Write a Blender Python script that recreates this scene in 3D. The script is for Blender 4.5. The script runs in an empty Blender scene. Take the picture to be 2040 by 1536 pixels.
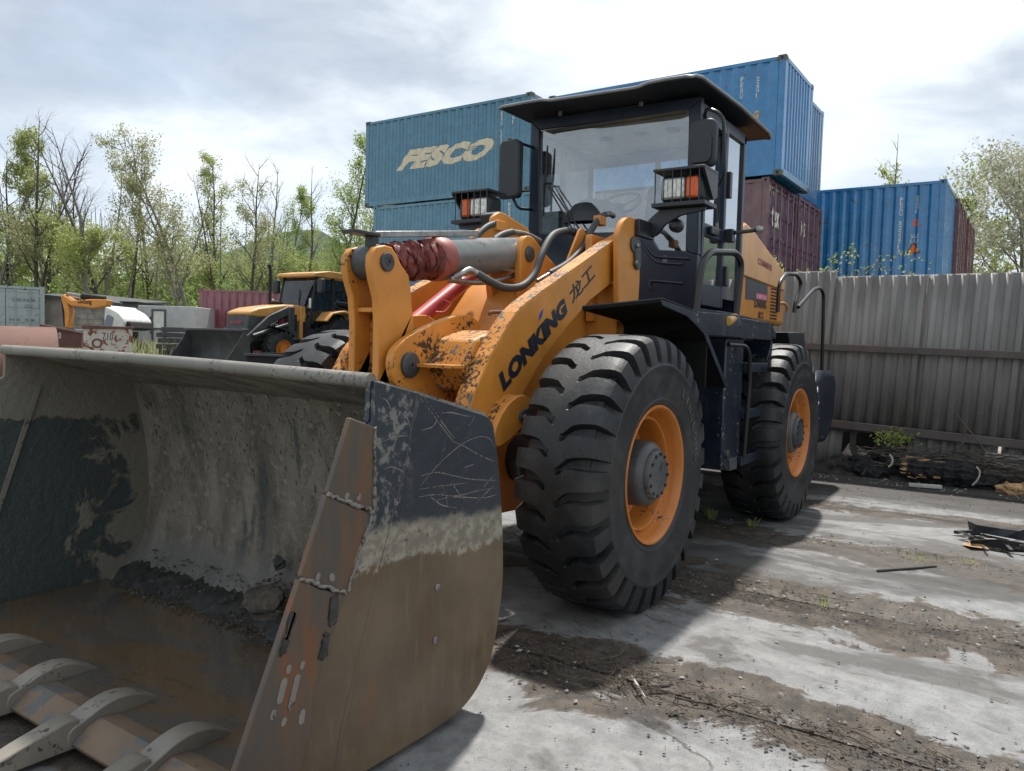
import bpy, bmesh, math, random
import numpy as np
from mathutils import Vector, Matrix
random.seed(7); RNG = np.random.default_rng(7)
S = bpy.context.scene; COL = S.collection
R = math.radians

# ------------------------------------------------------------------ camera
CAM = np.array([4.1797, 3.1416, 1.4921]); YAW, PITCH, ROLL, FPX = 3.73587, -0.050978, 0.028035, 1566.55
_f = np.array([math.cos(YAW)*math.cos(PITCH), math.sin(YAW)*math.cos(PITCH), math.sin(PITCH)])
_r = np.array([math.sin(YAW), -math.cos(YAW), 0.0]); _u = np.cross(_r, _f)
CR = math.cos(ROLL)*_r + math.sin(ROLL)*_u; CU = -math.sin(ROLL)*_r + math.cos(ROLL)*_u; CF = _f
cd = bpy.data.cameras.new('camera'); cam = bpy.data.objects.new('camera', cd); COL.objects.link(cam)
cd.sensor_fit = 'HORIZONTAL'; cd.sensor_width = 36.0; cd.lens = 36.0*FPX/2040.0
cd.clip_start = 0.05; cd.clip_end = 4000
M = Matrix.Identity(4)
for i in range(3):
    M[i][0] = CR[i]; M[i][1] = CU[i]; M[i][2] = -CF[i]; M[i][3] = CAM[i]
cam.matrix_world = M
S.camera = cam
def at(px, py, ax, val):
    """point of the place seen at a spot of the survey photo, lying on the plane axis=val"""
    d = CF + CR*(px-1020)/FPX - CU*(py-768)/FPX
    return Vector(CAM + d*((val-CAM[ax])/d[ax]))
def far(px, py, dist):
    d = CF + CR*(px-1020)/FPX - CU*(py-768)/FPX
    h = math.hypot(d[0], d[1])
    return Vector(CAM + d*(dist/h))

# ------------------------------------------------------------------ sky, sun, exposure
SUN_EL, SUN_DIR = R(63), Vector((-0.50, -0.19, 1.0))
SUN_DIR = Vector((SUN_DIR.x, SUN_DIR.y, 0)).normalized()*math.cos(SUN_EL) + Vector((0, 0, math.sin(SUN_EL)))
W = bpy.data.worlds.new('World'); S.world = W; W.use_nodes = True
nt = W.node_tree; nt.nodes.clear()
def nd(nt, t, ins=None, **props):
    n = nt.nodes.new(t)
    for k, v in props.items(): setattr(n, k, v)
    for k, v in (ins or {}).items():
        if isinstance(v, bpy.types.NodeSocket): nt.links.new(v, n.inputs[k])
        else: n.inputs[k].default_value = v
    return n
def c4(c): return (c[0], c[1], c[2], 1.0)
def mixc(nt, fac, a, b, blend='MIX'):
    n = nt.nodes.new('ShaderNodeMix'); n.data_type = 'RGBA'; n.blend_type = blend; n.clamp_factor = True
    for i, v in ((0, fac), (6, a), (7, b)):
        if isinstance(v, bpy.types.NodeSocket): nt.links.new(v, n.inputs[i])
        else: n.inputs[i].default_value = v if i == 0 else c4(v)
    return n.outputs[2]
def mth(nt, op, a, b=0.0, clamp=False):
    n = nt.nodes.new('ShaderNodeMath'); n.operation = op; n.use_clamp = clamp
    for i, v in ((0, a), (1, b)):
        if isinstance(v, bpy.types.NodeSocket): nt.links.new(v, n.inputs[i])
        else: n.inputs[i].default_value = v
    return n.outputs[0]
def ramp(nt, fac, stops):
    n = nt.nodes.new('ShaderNodeValToRGB'); cr = n.color_ramp
    while len(cr.elements) > 1: cr.elements.remove(cr.elements[0])
    for i, (p, c) in enumerate(stops):
        e = cr.elements[0] if i == 0 else cr.elements.new(p)
        e.position = p; e.color = c4(c) if not isinstance(c, (int, float)) else (c, c, c, 1)
    nt.links.new(fac, n.inputs[0]); return n.outputs[0]
def sstep(nt, v, a, b):
    n = nt.nodes.new('ShaderNodeMapRange'); n.interpolation_type = 'SMOOTHSTEP'
    nt.links.new(v, n.inputs[0]); n.inputs[1].default_value = a; n.inputs[2].default_value = b
    return n.outputs[0]
def noise(nt, vec, scale, detail=5, rough=0.6, dist=0.0):
    n = nd(nt, 'ShaderNodeTexNoise', {'Scale': scale, 'Detail': detail, 'Roughness': rough, 'Distortion': dist})
    if vec is not None: nt.links.new(vec, n.inputs['Vector'])
    return n.outputs['Fac']
def vscale(nt, vec, s):
    n = nt.nodes.new('ShaderNodeVectorMath'); n.operation = 'MULTIPLY'
    nt.links.new(vec, n.inputs[0]); n.inputs[1].default_value = s; return n.outputs[0]

tc = nd(nt, 'ShaderNodeTexCoord')
sky = nd(nt, 'ShaderNodeTexSky', sky_type='NISHITA', sun_disc=False)
sky.sun_elevation = SUN_EL; sky.sun_rotation = math.atan2(SUN_DIR.x, SUN_DIR.y)
sky.air_density = 1.0; sky.dust_density = 1.5; sky.ozone_density = 1.0
skyc = vscale(nt, sky.outputs[0], (0.10, 0.10, 0.10))
sep = nd(nt, 'ShaderNodeSeparateXYZ', {0: tc.outputs['Generated']})
zz = mth(nt, 'MAXIMUM', mth(nt, 'ADD', sep.outputs[2], 0.16), 0.05)
cloudv = nd(nt, 'ShaderNodeCombineXYZ', {0: mth(nt, 'DIVIDE', sep.outputs[0], zz), 1: mth(nt, 'DIVIDE', sep.outputs[1], zz), 2: 3.7}).outputs[0]
n1 = noise(nt, cloudv, 0.85, 9, 0.5, 0.25)
n2 = noise(nt, cloudv, 2.3, 8, 0.58, 0.4)
cl = mth(nt, 'ADD', mth(nt, 'MULTIPLY', n1, 0.66), mth(nt, 'MULTIPLY', n2, 0.34))
cloud = ramp(nt, cl, [(0.37, (0.215, 0.245, 0.285)), (0.45, (0.28, 0.315, 0.355)), (0.50, (0.36, 0.395, 0.43)), (0.54, (0.43, 0.46, 0.485)), (0.60, (0.52, 0.54, 0.555))])
hz = sstep(nt, sep.outputs[2], 0.0, 0.35)
cloud = mixc(nt, hz, (0.375, 0.425, 0.475), cloud)
cover = ramp(nt, n1, [(0.33, 0.80), (0.45, 0.95), (0.6, 1.0)])
skymix = mixc(nt, cover, skyc, cloud)
bg = nd(nt, 'ShaderNodeBackground', {'Color': skymix, 'Strength': 1.0})
wo = nd(nt, 'ShaderNodeOutputWorld', {'Surface': bg.outputs[0]})
W.cycles.sampling_method = 'MANUAL'; W.cycles.sample_map_resolution = 512

sd = bpy.data.lights.new('sun', 'SUN'); sun = bpy.data.objects.new('sun', sd); COL.objects.link(sun)
sd.energy = 2.6; sd.angle = R(2.2); sd.color = (1.0, 0.96, 0.90)
sun.rotation_euler = SUN_DIR.to_track_quat('Z', 'Y').to_euler(); sun.location = (-8, -3, 16)
vs = S.view_settings; vs.view_transform = 'Standard'; vs.look = 'None'; vs.exposure = 1.16; vs.gamma = 1.0; vs.use_curve_mapping = False

# ------------------------------------------------------------------ mesh helpers
class MB:
    def __init__(s): s.v = []; s.f = []
    def add(s, vs, fs):
        o = len(s.v); s.v += [tuple(v) for v in vs]; s.f += [tuple(i+o for i in f) for f in fs]; return s
    def box(s, c, d, Rm=None):
        c = Vector(c); vs = []
        for x in (-.5, .5):
            for y in (-.5, .5):
                for z in (-.5, .5):
                    p = Vector((x*d[0], y*d[1], z*d[2])); vs.append(c + (Rm @ p if Rm else p))
        return s.add(vs, [(0,1,3,2),(4,6,7,5),(0,4,5,1),(2,3,7,6),(0,2,6,4),(1,5,7,3)])
    def bb(s, x0, x1, y0, y1, z0, z1): return s.box(((x0+x1)/2, (y0+y1)/2, (z0+z1)/2), (x1-x0, y1-y0, z1-z0))
    def prism(s, pts, ax, a, b):
        n = len(pts)
        def mk(p, t):
            return {0: (t, p[0], p[1]), 1: (p[0], t, p[1]), 2: (p[0], p[1], t)}[ax]
        vs = [mk(p, a) for p in pts] + [mk(p, b) for p in pts]
        fs = [tuple(range(n)), tuple(range(2*n-1, n-1, -1))] + [(i, i+n, (i+1) % n+n, (i+1) % n) for i in range(n)]
        return s.add(vs, fs)
    def tube(s, path, r, seg=8, cap=True):
        P = [Vector(p) for p in path]; n = len(P)
        rr = r if isinstance(r, (list, tuple)) else [r]*n
        t0 = (P[1]-P[0]).normalized(); up = Vector((0, 0, 1)) if abs(t0.z) < .9 else Vector((1, 0, 0))
        N = t0.cross(up).normalized(); vs = []
        for i in range(n):
            t = ((P[min(i+1, n-1)]-P[i]).normalized() + (P[i]-P[max(i-1, 0)]).normalized()).normalized()
            N = (N - t*N.dot(t)).normalized(); B = t.cross(N)
            for k in range(seg):
                a = 2*math.pi*k/seg; vs.append(P[i] + (N*math.cos(a)+B*math.sin(a))*rr[i])
        fs = [(i*seg+k, i*seg+(k+1) % seg, (i+1)*seg+(k+1) % seg, (i+1)*seg+k) for i in range(n-1) for k in range(seg)]
        if cap: fs += [tuple(range(seg-1, -1, -1)), tuple(range((n-1)*seg, n*seg))]
        return s.add(vs, fs)
    def lathe(s, prof, o, axis, seg=32, closed=False):
        A = Vector(axis).normalized(); o = Vector(o)
        U = A.cross(Vector((0, 0, 1)) if abs(A.z) < .9 else Vector((1, 0, 0))).normalized(); V = A.cross(U)
        n = len(prof); vs = []
        for r, h in prof:
            for k in range(seg):
                a = 2*math.pi*k/seg; vs.append(o + A*h + (U*math.cos(a)+V*math.sin(a))*max(r, 1e-4))
        m = n if closed else n-1
        fs = [(i*seg+k, i*seg+(k+1) % seg, ((i+1) % n)*seg+(k+1) % seg, ((i+1) % n)*seg+k) for i in range(m) for k in range(seg)]
        return s.add(vs, fs)
    def cyl(s, a, b, r, seg=20): return s.tube([a, b], r, seg)
    def capsule(s, a, b, r, thick, normal):
        a, b, N = Vector(a), Vector(b), Vector(normal).normalized(); u = (b-a).normalized() if (b-a).length > 1e-6 else N.orthogonal().normalized(); w = N.cross(u)
        pts = [b + (u*math.cos(t)+w*math.sin(t))*r for t in np.linspace(-math.pi/2, math.pi/2, 9)] + [a + (u*math.cos(t)+w*math.sin(t))*r for t in np.linspace(math.pi/2, 3*math.pi/2, 9)]
        n = len(pts)
        return s.add(pts + [p+N*thick for p in pts], [tuple(range(n-1, -1, -1)), tuple(range(n, 2*n))] + [(i, (i+1) % n, (i+1) % n+n, i+n) for i in range(n)])
    def sheet(s, pts, thick, y0, y1, ax=1, ny=1, fn=None):
        """open 2D line pts, thickened, swept along an axis"""
        P = [Vector(p) for p in pts]; n = len(P); out = []; inn = []
        for i in range(n):
            t = (P[min(i+1, n-1)]-P[max(i-1, 0)]).normalized(); nn = Vector((-t.y, t.x))
            out.append(P[i]+nn*thick/2); inn.append(P[i]-nn*thick/2)
        ring = out + inn[::-1]; m = len(ring); vs = []; fs = []
        for j in range(ny+1):
            t = y0+(y1-y0)*j/ny
            for p in ring:
                q = {0: (t, p.x, p.y), 1: (p.x, t, p.y), 2: (p.x, p.y, t)}[ax]
                vs.append(fn(q) if fn else q)
        for j in range(ny):
            for i in range(m): fs.append((j*m+i, j*m+(i+1) % m, (j+1)*m+(i+1) % m, (j+1)*m+i))
        fs += [(i, i+1, m-2-i, m-1-i) for i in range(n-1)] + [(ny*m+i, ny*m+m-1-i, ny*m+m-2-i, ny*m+i+1) for i in range(n-1)]
        return s.add(vs, fs)
    def mesh(s, name, smooth=38):
        me = bpy.data.meshes.new(name); me.from_pydata(s.v, [], s.f); me.validate()
        bm = bmesh.new(); bm.from_mesh(me); bmesh.ops.recalc_face_normals(bm, faces=bm.faces); bm.to_mesh(me); bm.free()
        if smooth:
            me.polygons.foreach_set('use_smooth', [True]*len(me.polygons)); me.set_sharp_from_angle(angle=R(smooth))
        return me
    def build(s, name, m, parent=None, bevel=0, smooth=38, label=None):
        o = bpy.data.objects.new(name, s.mesh(name, smooth)); COL.objects.link(o)
        o.data.materials.append(m)
        if parent: o.parent = parent
        if bevel:
            b = o.modifiers.new('bevel', 'BEVEL'); b.width = bevel; b.segments = 2; b.limit_method = 'ANGLE'; b.angle_limit = R(40)
        if label: o['label'] = label
        return o
def rpoly(pts, r, n=4):
    out = []; N = len(pts); rs = r if isinstance(r, (list, tuple)) else [r]*N
    for i in range(N):
        p, a, b = Vector(pts[i][:2]), Vector(pts[i-1][:2]), Vector(pts[(i+1) % N][:2]); q = rs[i]
        if q <= 0: out.append(tuple(p)); continue
        ua, ub = (a-p), (b-p); q = min(q, ua.length*.45, ub.length*.45); s0, s1 = p+ua.normalized()*q, p+ub.normalized()*q
        for k in range(n+1):
            t = k/n; out.append(tuple(s0*(1-t)**2 + p*2*t*(1-t) + s1*t*t))
    return out
def smoothpath(pts, n=6):
    P = [Vector(p) for p in pts]; P = [P[0]*2-P[1]] + P + [P[-1]*2-P[-2]]; out = []
    for i in range(1, len(P)-2):
        for k in range(n):
            t = k/n; a, b, c, d = P[i-1:i+3]
            out.append(0.5*((2*b)+(c-a)*t+(2*a-5*b+4*c-d)*t*t+(3*b-a-3*c+d)*t**3))
    out.append(P[-2]); return out
def fillet(pts, r, n=5):
    P = [Vector(p) for p in pts]; out = [P[0]]
    for i in range(1, len(P)-1):
        ua, ub = P[i-1]-P[i], P[i+1]-P[i]; q = min(r, ua.length*.48, ub.length*.48); a, b = P[i]+ua.normalized()*q, P[i]+ub.normalized()*q
        out += [a*(1-t)**2+P[i]*2*t*(1-t)+b*t*t for t in [k/n for k in range(n+1)]]
    return out + [P[-1]]
def empty(name, loc=(0, 0, 0), rz=0):
    o = bpy.data.objects.new(name, None); COL.objects.link(o); o.location = loc; o.rotation_euler = (0, 0, rz); o.empty_display_size = .2; return o
def tag(o, label=None, cat=None, group=None, kind=None):
    for k, v in (('label', label), ('category', cat), ('group', group), ('kind', kind)):
        if v: o[k] = v
    return o
def link_copy(o, parent=None):
    c = o.copy(); COL.objects.link(c); c.parent = parent
    for ch in list(o.children): link_copy(ch, c)
    return c
_font_cache = {}
def text_geo(txt, bold=0.0, size=1.0, spacing=1.0):
    cu = bpy.data.curves.new('t', 'FONT'); cu.body = txt; cu.size = size; cu.offset = bold; cu.resolution_u = 3; cu.space_character = spacing
    ob = bpy.data.objects.new('t', cu); COL.objects.link(ob)
    dg = bpy.context.evaluated_depsgraph_get(); me = bpy.data.meshes.new_from_object(ob.evaluated_get(dg))
    v = [tuple(x.co) for x in me.vertices]; f = [tuple(p.vertices) for p in me.polygons]
    bpy.data.objects.remove(ob); bpy.data.curves.remove(cu); bpy.data.meshes.remove(me)
    a = np.array(v) if v else np.zeros((1, 3)); mn, mx = a.min(0), a.max(0)
    return [((x-mn[0])/(mx[0]-mn[0]), (y-mn[1])/(mx[1]-mn[1])) for x, y, z in v], f
def text_on(name, txt, o, u, v, m, parent, bold=0.02, off=(0, 0, 0), label=None, spacing=1.0, fn=None):
    """flat lettering filling the parallelogram o, o+u, o+v"""
    pts, f = text_geo(txt, bold, spacing=spacing); o, u, v, off = Vector(o), Vector(u), Vector(v), Vector(off)
    b = MB(); b.add([o+u*x+v*y+off for x, y in pts], f)
    if fn: b = fn(b)
    return b.build(name, m, parent, smooth=0, label=label)
# ------------------------------------------------------------------ materials
def newmat(name):
    m = bpy.data.materials.new(name); m.use_nodes = True; t = m.node_tree; t.nodes.clear()
    out = t.nodes.new('ShaderNodeOutputMaterial'); b = t.nodes.new('ShaderNodeBsdfPrincipled'); t.links.new(b.outputs[0], out.inputs[0])
    pos = t.nodes.new('ShaderNodeNewGeometry').outputs['Position']
    return m, t, b, pos
def setc(t, b, key, v):
    if isinstance(v, bpy.types.NodeSocket): t.links.new(v, b.inputs[key])
    else: b.inputs[key].default_value = c4(v) if key == 'Base Color' else v
def bump(t, b, h, strength=.3, dist=.01):
    n = nd(t, 'ShaderNodeBump', {'Strength': strength, 'Distance': dist, 'Height': h}); t.links.new(n.outputs[0], b.inputs['Normal'])
def plain(name, col, rough=.5, metal=0.0, var=.12, scale=6, bmp=0.0, spec=.5):
    m, t, b, pos = newmat(name); n = noise(t, pos, scale, 5)
    setc(t, b, 'Base Color', mixc(t, sstep(t, n, .3, .7), [c*(1-var) for c in col], [min(1, c*(1+var)) for c in col]))
    setc(t, b, 'Roughness', mth(t, 'ADD', rough-.08, mth(t, 'MULTIPLY', n, .16))); b.inputs['Metallic'].default_value = metal
    b.inputs['Specular IOR Level'].default_value = spec
    if bmp: bump(t, b, noise(t, pos, scale*12, 4), bmp, .004)
    return m
def paint(name, col, rough=.42, dust=(.33, .27, .2), dust_amt=.35, chip=(.07, .055, .045), chip_amt=0.0, chip_scale=26, streak=.3, bare=None, spec=.5, coat=0, runs=0):
    """coach paint with dust, chips down to primer and fine vertical streaks"""
    m, t, b, pos = newmat(name)
    n = noise(t, pos, 3.2, 7, .62); st = noise(t, vscale(t, pos, (9, 9, 1.1)), 2.2, 5, .65)
    c = mixc(t, sstep(t, n, .3, .7), [x*.86 for x in col], [min(1, x*1.1) for x in col])
    d = mth(t, 'MULTIPLY', sstep(t, mth(t, 'ADD', mth(t, 'MULTIPLY', n, .6), mth(t, 'MULTIPLY', st, .4*streak/.3)), .46, .80), dust_amt)
    c = mixc(t, d, c, dust)
    rg = mth(t, 'ADD', rough, mth(t, 'MULTIPLY', d, .5))
    if runs:
        rn = mth(t, 'MULTIPLY', sstep(t, noise(t, vscale(t, pos, (7, 7, .45)), 1.6, 6, .7), .58, .72), runs); c = mixc(t, rn, c, (.13, .06, .03)); rg = mth(t, 'ADD', rg, mth(t, 'MULTIPLY', rn, .5))
    if chip_amt > 0:
        ns = noise(t, pos, chip_scale, 5, .7); nb = noise(t, pos, 4.5, 4, .6)
        k = mth(t, 'ADD', ns, mth(t, 'MULTIPLY', mth(t, 'SUBTRACT', nb, .5), .75))
        ck = sstep(t, k, .74-chip_amt*.25, .77-chip_amt*.25)
        c = mixc(t, ck, c, chip)
        if bare:
            n3 = noise(t, pos, 7.5, 6, .7); bk = sstep(t, n3, .63-chip_amt*.05, .65-chip_amt*.05)
            c = mixc(t, bk, c, bare); rg = mth(t, 'ADD', rg, mth(t, 'MULTIPLY', bk, .25))
    setc(t, b, 'Base Color', c); setc(t, b, 'Roughness', rg); b.inputs['Specular IOR Level'].default_value = spec; b.inputs['Coat Weight'].default_value = coat; b.inputs['Coat Roughness'].default_value = .12
    bump(t, b, noise(t, pos, 55, 4, .6), .12, .003)
    return m
ORANGE = (.60, .24, .038)
M = {}
M['orange'] = paint('orange_paint', ORANGE, .4, dust=(.5, .26, .1), dust_amt=.3)
M['orange_worn'] = paint('worn_orange_paint', ORANGE, .45, dust=(.52, .30, .13), dust_amt=.5, chip=(.045, .03, .022), chip_amt=.62, chip_scale=30)
M['orange_chipped'] = paint('chipped_orange_paint', ORANGE, .5, dust=(.52, .32, .15), dust_amt=.5, chip=(.05, .035, .025), chip_amt=.9, chip_scale=42, bare=(.13, .125, .11))
M['orange_pale'] = paint('glare_pale_orange', (.68, .34, .13), .35, dust=(.6, .4, .25), dust_amt=.2)  # paler orange: grazing sky glare put into the hood shoulder's colour
M['rim'] = paint('rim_orange', (.54, .175, .024), .38, dust=(.20, .12, .07), dust_amt=.6, chip=(.05, .035, .025), chip_amt=.3, chip_scale=40)
M['navy'] = paint('navy_paint', (.010, .017, .031), .30, dust=(.13, .145, .165), dust_amt=.40, chip=(.30, .31, .31), chip_amt=.22, chip_scale=38)
M['navy_clean'] = paint('navy_cab_paint', (.011, .018, .036), .34, dust=(.07, .085, .11), dust_amt=.12)
M['fender_under'] = paint('black_fender_underside', (.006, .007, .007), .8, dust=(.05, .045, .035), dust_amt=.3, spec=.2)  # near-black, darker than the navy fender skin
M['roof'] = paint('cab_roof_paint', (.012, .016, .024), .62, dust=(.2, .21, .22), dust_amt=.15, spec=.25)
M['black'] = plain('black_steel', (.018, .02, .024), .38)
M['blackplastic'] = plain('black_plastic', (.022, .026, .032), .5, bmp=.1)
M['rail'] = plain('black_rail_paint', (.007, .008, .009), .34)
M['hose'] = plain('hose_rubber', (.045, .048, .05), .6, bmp=.2)
M['steel'] = plain('steel_fitting', (.30, .295, .285), .42, .85, .25, 18)
M['chrome'] = plain('chrome_rod', (.7, .7, .7), .15, 1.0, .05)
M['cylgrey'] = paint('grey_cylinder_paint', (.16, .175, .18), .33, dust=(.36, .34, .3), dust_amt=.45, chip=(.05, .045, .04), chip_amt=.25, chip_scale=20)
M['hub'] = paint('grey_hub', (.050, .057, .062), .42, dust=(.20, .185, .155), dust_amt=.65, chip=(.02, .018, .016), chip_amt=.5, chip_scale=26)
M['bellows'] = plain('bellows_rubber', (.16, .036, .028), .55, 0, .35, 14, .3)
M['bellowsring'] = plain('bellows_collar', (.27, .075, .058), .5, 0, .2, 10)
M['redtube'] = plain('red_cylinder_paint', (.48, .05, .055), .42, 0, .12)
M['amber'] = plain('amber_lens', (.75, .13, .02), .2)
M['lens'] = plain('headlamp_glass', (.62, .62, .56), .12, .35, .25, 40)
M['decal'] = plain('dark_decal', (.016, .022, .035), .45)
M['decalblue'] = plain('blue_decal', (.02, .06, .42), .4)
M['white'] = plain('white_paint', (.62, .62, .58), .5)
M['cream'] = plain('cream_paint', (.66, .57, .42), .55, 0, .12)
M['pink'] = plain('magenta_print', (.62, .07, .18), .5)
M['printgrey'] = plain('poster_grey', (.06, .06, .07), .5)
M['redprint'] = plain('red_print', (.5, .02, .05), .5)
M['headliner'] = plain('beige_headliner', (.75, .70, .63), .8)
M['fabric'] = plain('seat_fabric', (.035, .038, .042), .9)
M['teal'] = plain('teal_seat', (.04, .22, .21), .8)
M['yellowbrass'] = plain('brass_clamp', (.55, .33, .09), .4, .2)
def glassmat(name, tint=(.86, .92, .93), alpha=.08, rough=.02, film=0):
    m = bpy.data.materials.new(name); m.use_nodes = True; t = m.node_tree; t.nodes.clear()
    out = t.nodes.new('ShaderNodeOutputMaterial'); pos = t.nodes.new('ShaderNodeNewGeometry').outputs['Position']
    tr = nd(t, 'ShaderNodeBsdfTransparent', {'Color': c4(tint)}); gl = nd(t, 'ShaderNodeBsdfGlossy', {'Color': (.95, .97, 1, 1), 'Roughness': rough})
    di = nd(t, 'ShaderNodeBsdfDiffuse', {'Color': (.5, .5, .48, 1)})
    fr = nd(t, 'ShaderNodeFresnel', {'IOR': 1.5}); dn = sstep(t, noise(t, vscale(t, pos, (6, 6, 1.2)), 3, 6, .65), .45, .8)
    a = nd(t, 'ShaderNodeMixShader', {0: mth(t, 'ADD', mth(t, 'MULTIPLY', fr.outputs[0], 1.0), alpha*.25+film, True), 1: tr.outputs[0], 2: gl.outputs[0]})
    b = nd(t, 'ShaderNodeMixShader', {0: mth(t, 'MULTIPLY', dn, alpha*.7), 1: a.outputs[0], 2: di.outputs[0]})
    t.links.new(b.outputs[0], out.inputs[0]); return m
M['glass'] = glassmat('cab_glass')
M['glassfilm'] = glassmat('filmed_side_glass', (.85, .9, .9), .14, film=.4)
M['screen'] = glassmat('windscreen_glass', (.95, .97, .97), .08, film=.09)
M['glassdark'] = glassmat('tinted_glass', (.35, .42, .44), .35)
def rubber(name='tyre_rubber', k=1.0):
    m, t, b, pos = newmat(name); n = noise(t, pos, 5, 7, .65); n2 = noise(t, pos, 60, 4, .7)
    c = mixc(t, sstep(t, n, .42, .75), [x*k for x in (.0085, .0095, .0112)], [x*k for x in (.029, .031, .034)])
    c = mixc(t, mth(t, 'MULTIPLY', sstep(t, n2, .60, .70), .6), c, (.085, .086, .086))
    c = mixc(t, mth(t, 'MULTIPLY', sstep(t, noise(t, pos, 2.4, 5, .6), .52, .70), .55), c, (.050, .042, .033))
    setc(t, b, 'Base Color', c); setc(t, b, 'Roughness', mth(t, 'ADD', .38, mth(t, 'MULTIPLY', n, .3))); b.inputs['Specular IOR Level'].default_value = .5
    bump(t, b, mth(t, 'ADD', noise(t, pos, 34, 5), mth(t, 'MULTIPLY', n2, .6)), .35, .006); return m
M['rubber'] = rubber(); M['sidewall'] = rubber('sidewall_rubber', 1.35)
def bucket_out():
    """navy paint above, a band of dried mud, bare worn steel below"""
    m, t, b, pos = newmat('bucket_side_steel'); sp = nd(t, 'ShaderNodeSeparateXYZ', {0: pos}); z = sp.outputs[2]
    n = noise(t, pos, 2.2, 7, .6); nf = noise(t, pos, 20, 6, .7); nx = noise(t, vscale(t, pos, (1, 1, .12)), 38, 5, .6)
    zb = mth(t, 'ADD', z, mth(t, 'ADD', mth(t, 'MULTIPLY', mth(t, 'SUBTRACT', n, .5), .16), mth(t, 'MULTIPLY', mth(t, 'SUBTRACT', nf, .5), .12)))
    steel = mixc(t, sstep(t, n, .35, .65), (.095, .062, .035), (.145, .101, .058)); steel = mixc(t, mth(t, 'MULTIPLY', sstep(t, nx, .5, .75), .5), steel, (.175, .13, .085))
    rust = sstep(t, noise(t, vscale(t, pos, (1.4, 1, .5)), 4.5, 6, .65), .56, .70); steel = mixc(t, mth(t, 'MULTIPLY', rust, .7), steel, (.15, .06, .022))
    # long curved scratches: thin bands of distorted wave
    wv = nd(t, 'ShaderNodeTexWave', {'Vector': vscale(t, pos, (1, 1, 1.3)), 'Scale': 5.5, 'Distortion': 11, 'Detail': 3, 'Detail Scale': .9}, bands_direction='DIAGONAL').outputs['Fac']
    wv2 = nd(t, 'ShaderNodeTexWave', {'Vector': vscale(t, pos, (1, 1, -2.1)), 'Scale': 7.1, 'Distortion': 14, 'Detail': 2, 'Detail Scale': .7}, bands_direction='DIAGONAL').outputs['Fac']
    scr = mth(t, 'MAXIMUM', sstep(t, wv, .9985, .9999), sstep(t, wv2, .9985, .9999)); scr = mth(t, 'MULTIPLY', scr, sstep(t, noise(t, pos, 6, 3), .40, .55))
    fl = mth(t, 'MULTIPLY', sstep(t, nf, .52, .60), sstep(t, mth(t, 'ADD', sp.outputs[0], mth(t, 'MULTIPLY', n, .5)), 2.28, 2.42)); fl = mth(t, 'MAXIMUM', fl, mth(t, 'MULTIPLY', sstep(t, noise(t, pos, 60, 3, .7), .68, .72), .5))
    blue = mixc(t, sstep(t, n, .35, .7), (.010, .016, .027), (.020, .028, .040)); blue = mixc(t, mth(t, 'MAXIMUM', mth(t, 'MULTIPLY', scr, .25), mth(t, 'MULTIPLY', fl, .8)), blue, (.20, .195, .17))
    mud = mixc(t, sstep(t, nf, .42, .62), (.17, .15, .115), (.30, .275, .215)); mud = mixc(t, sstep(t, noise(t, pos, 46, 4, .7), .62, .66), mud, (.07, .055, .04))
    xk = mth(t, 'ADD', zb, mth(t, 'MULTIPLY', mth(t, 'SUBTRACT', sp.outputs[0], 1.5), -.05))
    c = mixc(t, sstep(t, xk, .68, .70), steel, mud); c = mixc(t, sstep(t, xk, .80, .84), c, blue)
    setc(t, b, 'Base Color', c); setc(t, b, 'Roughness', mth(t, 'ADD', .26, mth(t, 'MULTIPLY', nf, .32))); b.inputs['Specular IOR Level'].default_value = .6
    bump(t, b, mth(t, 'ADD', nf, mth(t, 'MULTIPLY', nx, .4)), .25, .006); return m
M['bucket_out'] = bucket_out()
def bucket_in():
    m, t, b, pos = newmat('bucket_inside_mud'); sp = nd(t, 'ShaderNodeSeparateXYZ', {0: pos})
    n = noise(t, vscale(t, pos, (1, 1.3, .55)), 2.6, 8, .62, .5); nf = noise(t, pos, 22, 6, .7); vor = noise(t, vscale(t, pos, (1, 1.5, .8)), 34, 4, .75)
    mud = mixc(t, sstep(t, n, .35, .65), (.165, .142, .110), (.32, .283, .228)); mud = mixc(t, sstep(t, nf, .54, .66), mud, (.36, .325, .27))
    pit = mth(t, 'MULTIPLY', sstep(t, vor, .60, .64), sstep(t, sp.outputs[2], .55, .85)); mud = mixc(t, pit, mud, (.04, .038, .034)); mud = mixc(t, mth(t, 'MULTIPLY', sstep(t, noise(t, pos, 9, 6, .7), .56, .66), .55), mud, (.075, .068, .056))
    # bare dark steel on the far end and in wet runs
    wet = sstep(t, mth(t, 'ADD', noise(t, vscale(t, pos, (1, 2.2, .35)), 1.7, 5, .55), mth(t, 'MULTIPLY', mth(t, 'SUBTRACT', nf, .5), .2)), .60, .66)
    c = mixc(t, mth(t, 'MULTIPLY', wet, .85), mud, (.075, .088, .083))
    worn = mth(t, 'SUBTRACT', 1.0, sstep(t, mth(t, 'ADD', sp.outputs[2], mth(t, 'MULTIPLY', n, .25)), .36, .52)); c = mixc(t, mth(t, 'MULTIPLY', worn, .75), c, (.20, .195, .19))
    setc(t, b, 'Base Color', c); setc(t, b, 'Roughness', mth(t, 'SUBTRACT', .8, mth(t, 'MULTIPLY', mth(t, 'MAXIMUM', wet, worn), .38)))
    bump(t, b, mth(t, 'SUBTRACT', mth(t, 'ADD', nf, mth(t, 'MULTIPLY', n, 1.2)), mth(t, 'MULTIPLY', pit, .8)), .9, .03); return m
M['bucket_in'] = bucket_in()
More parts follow.
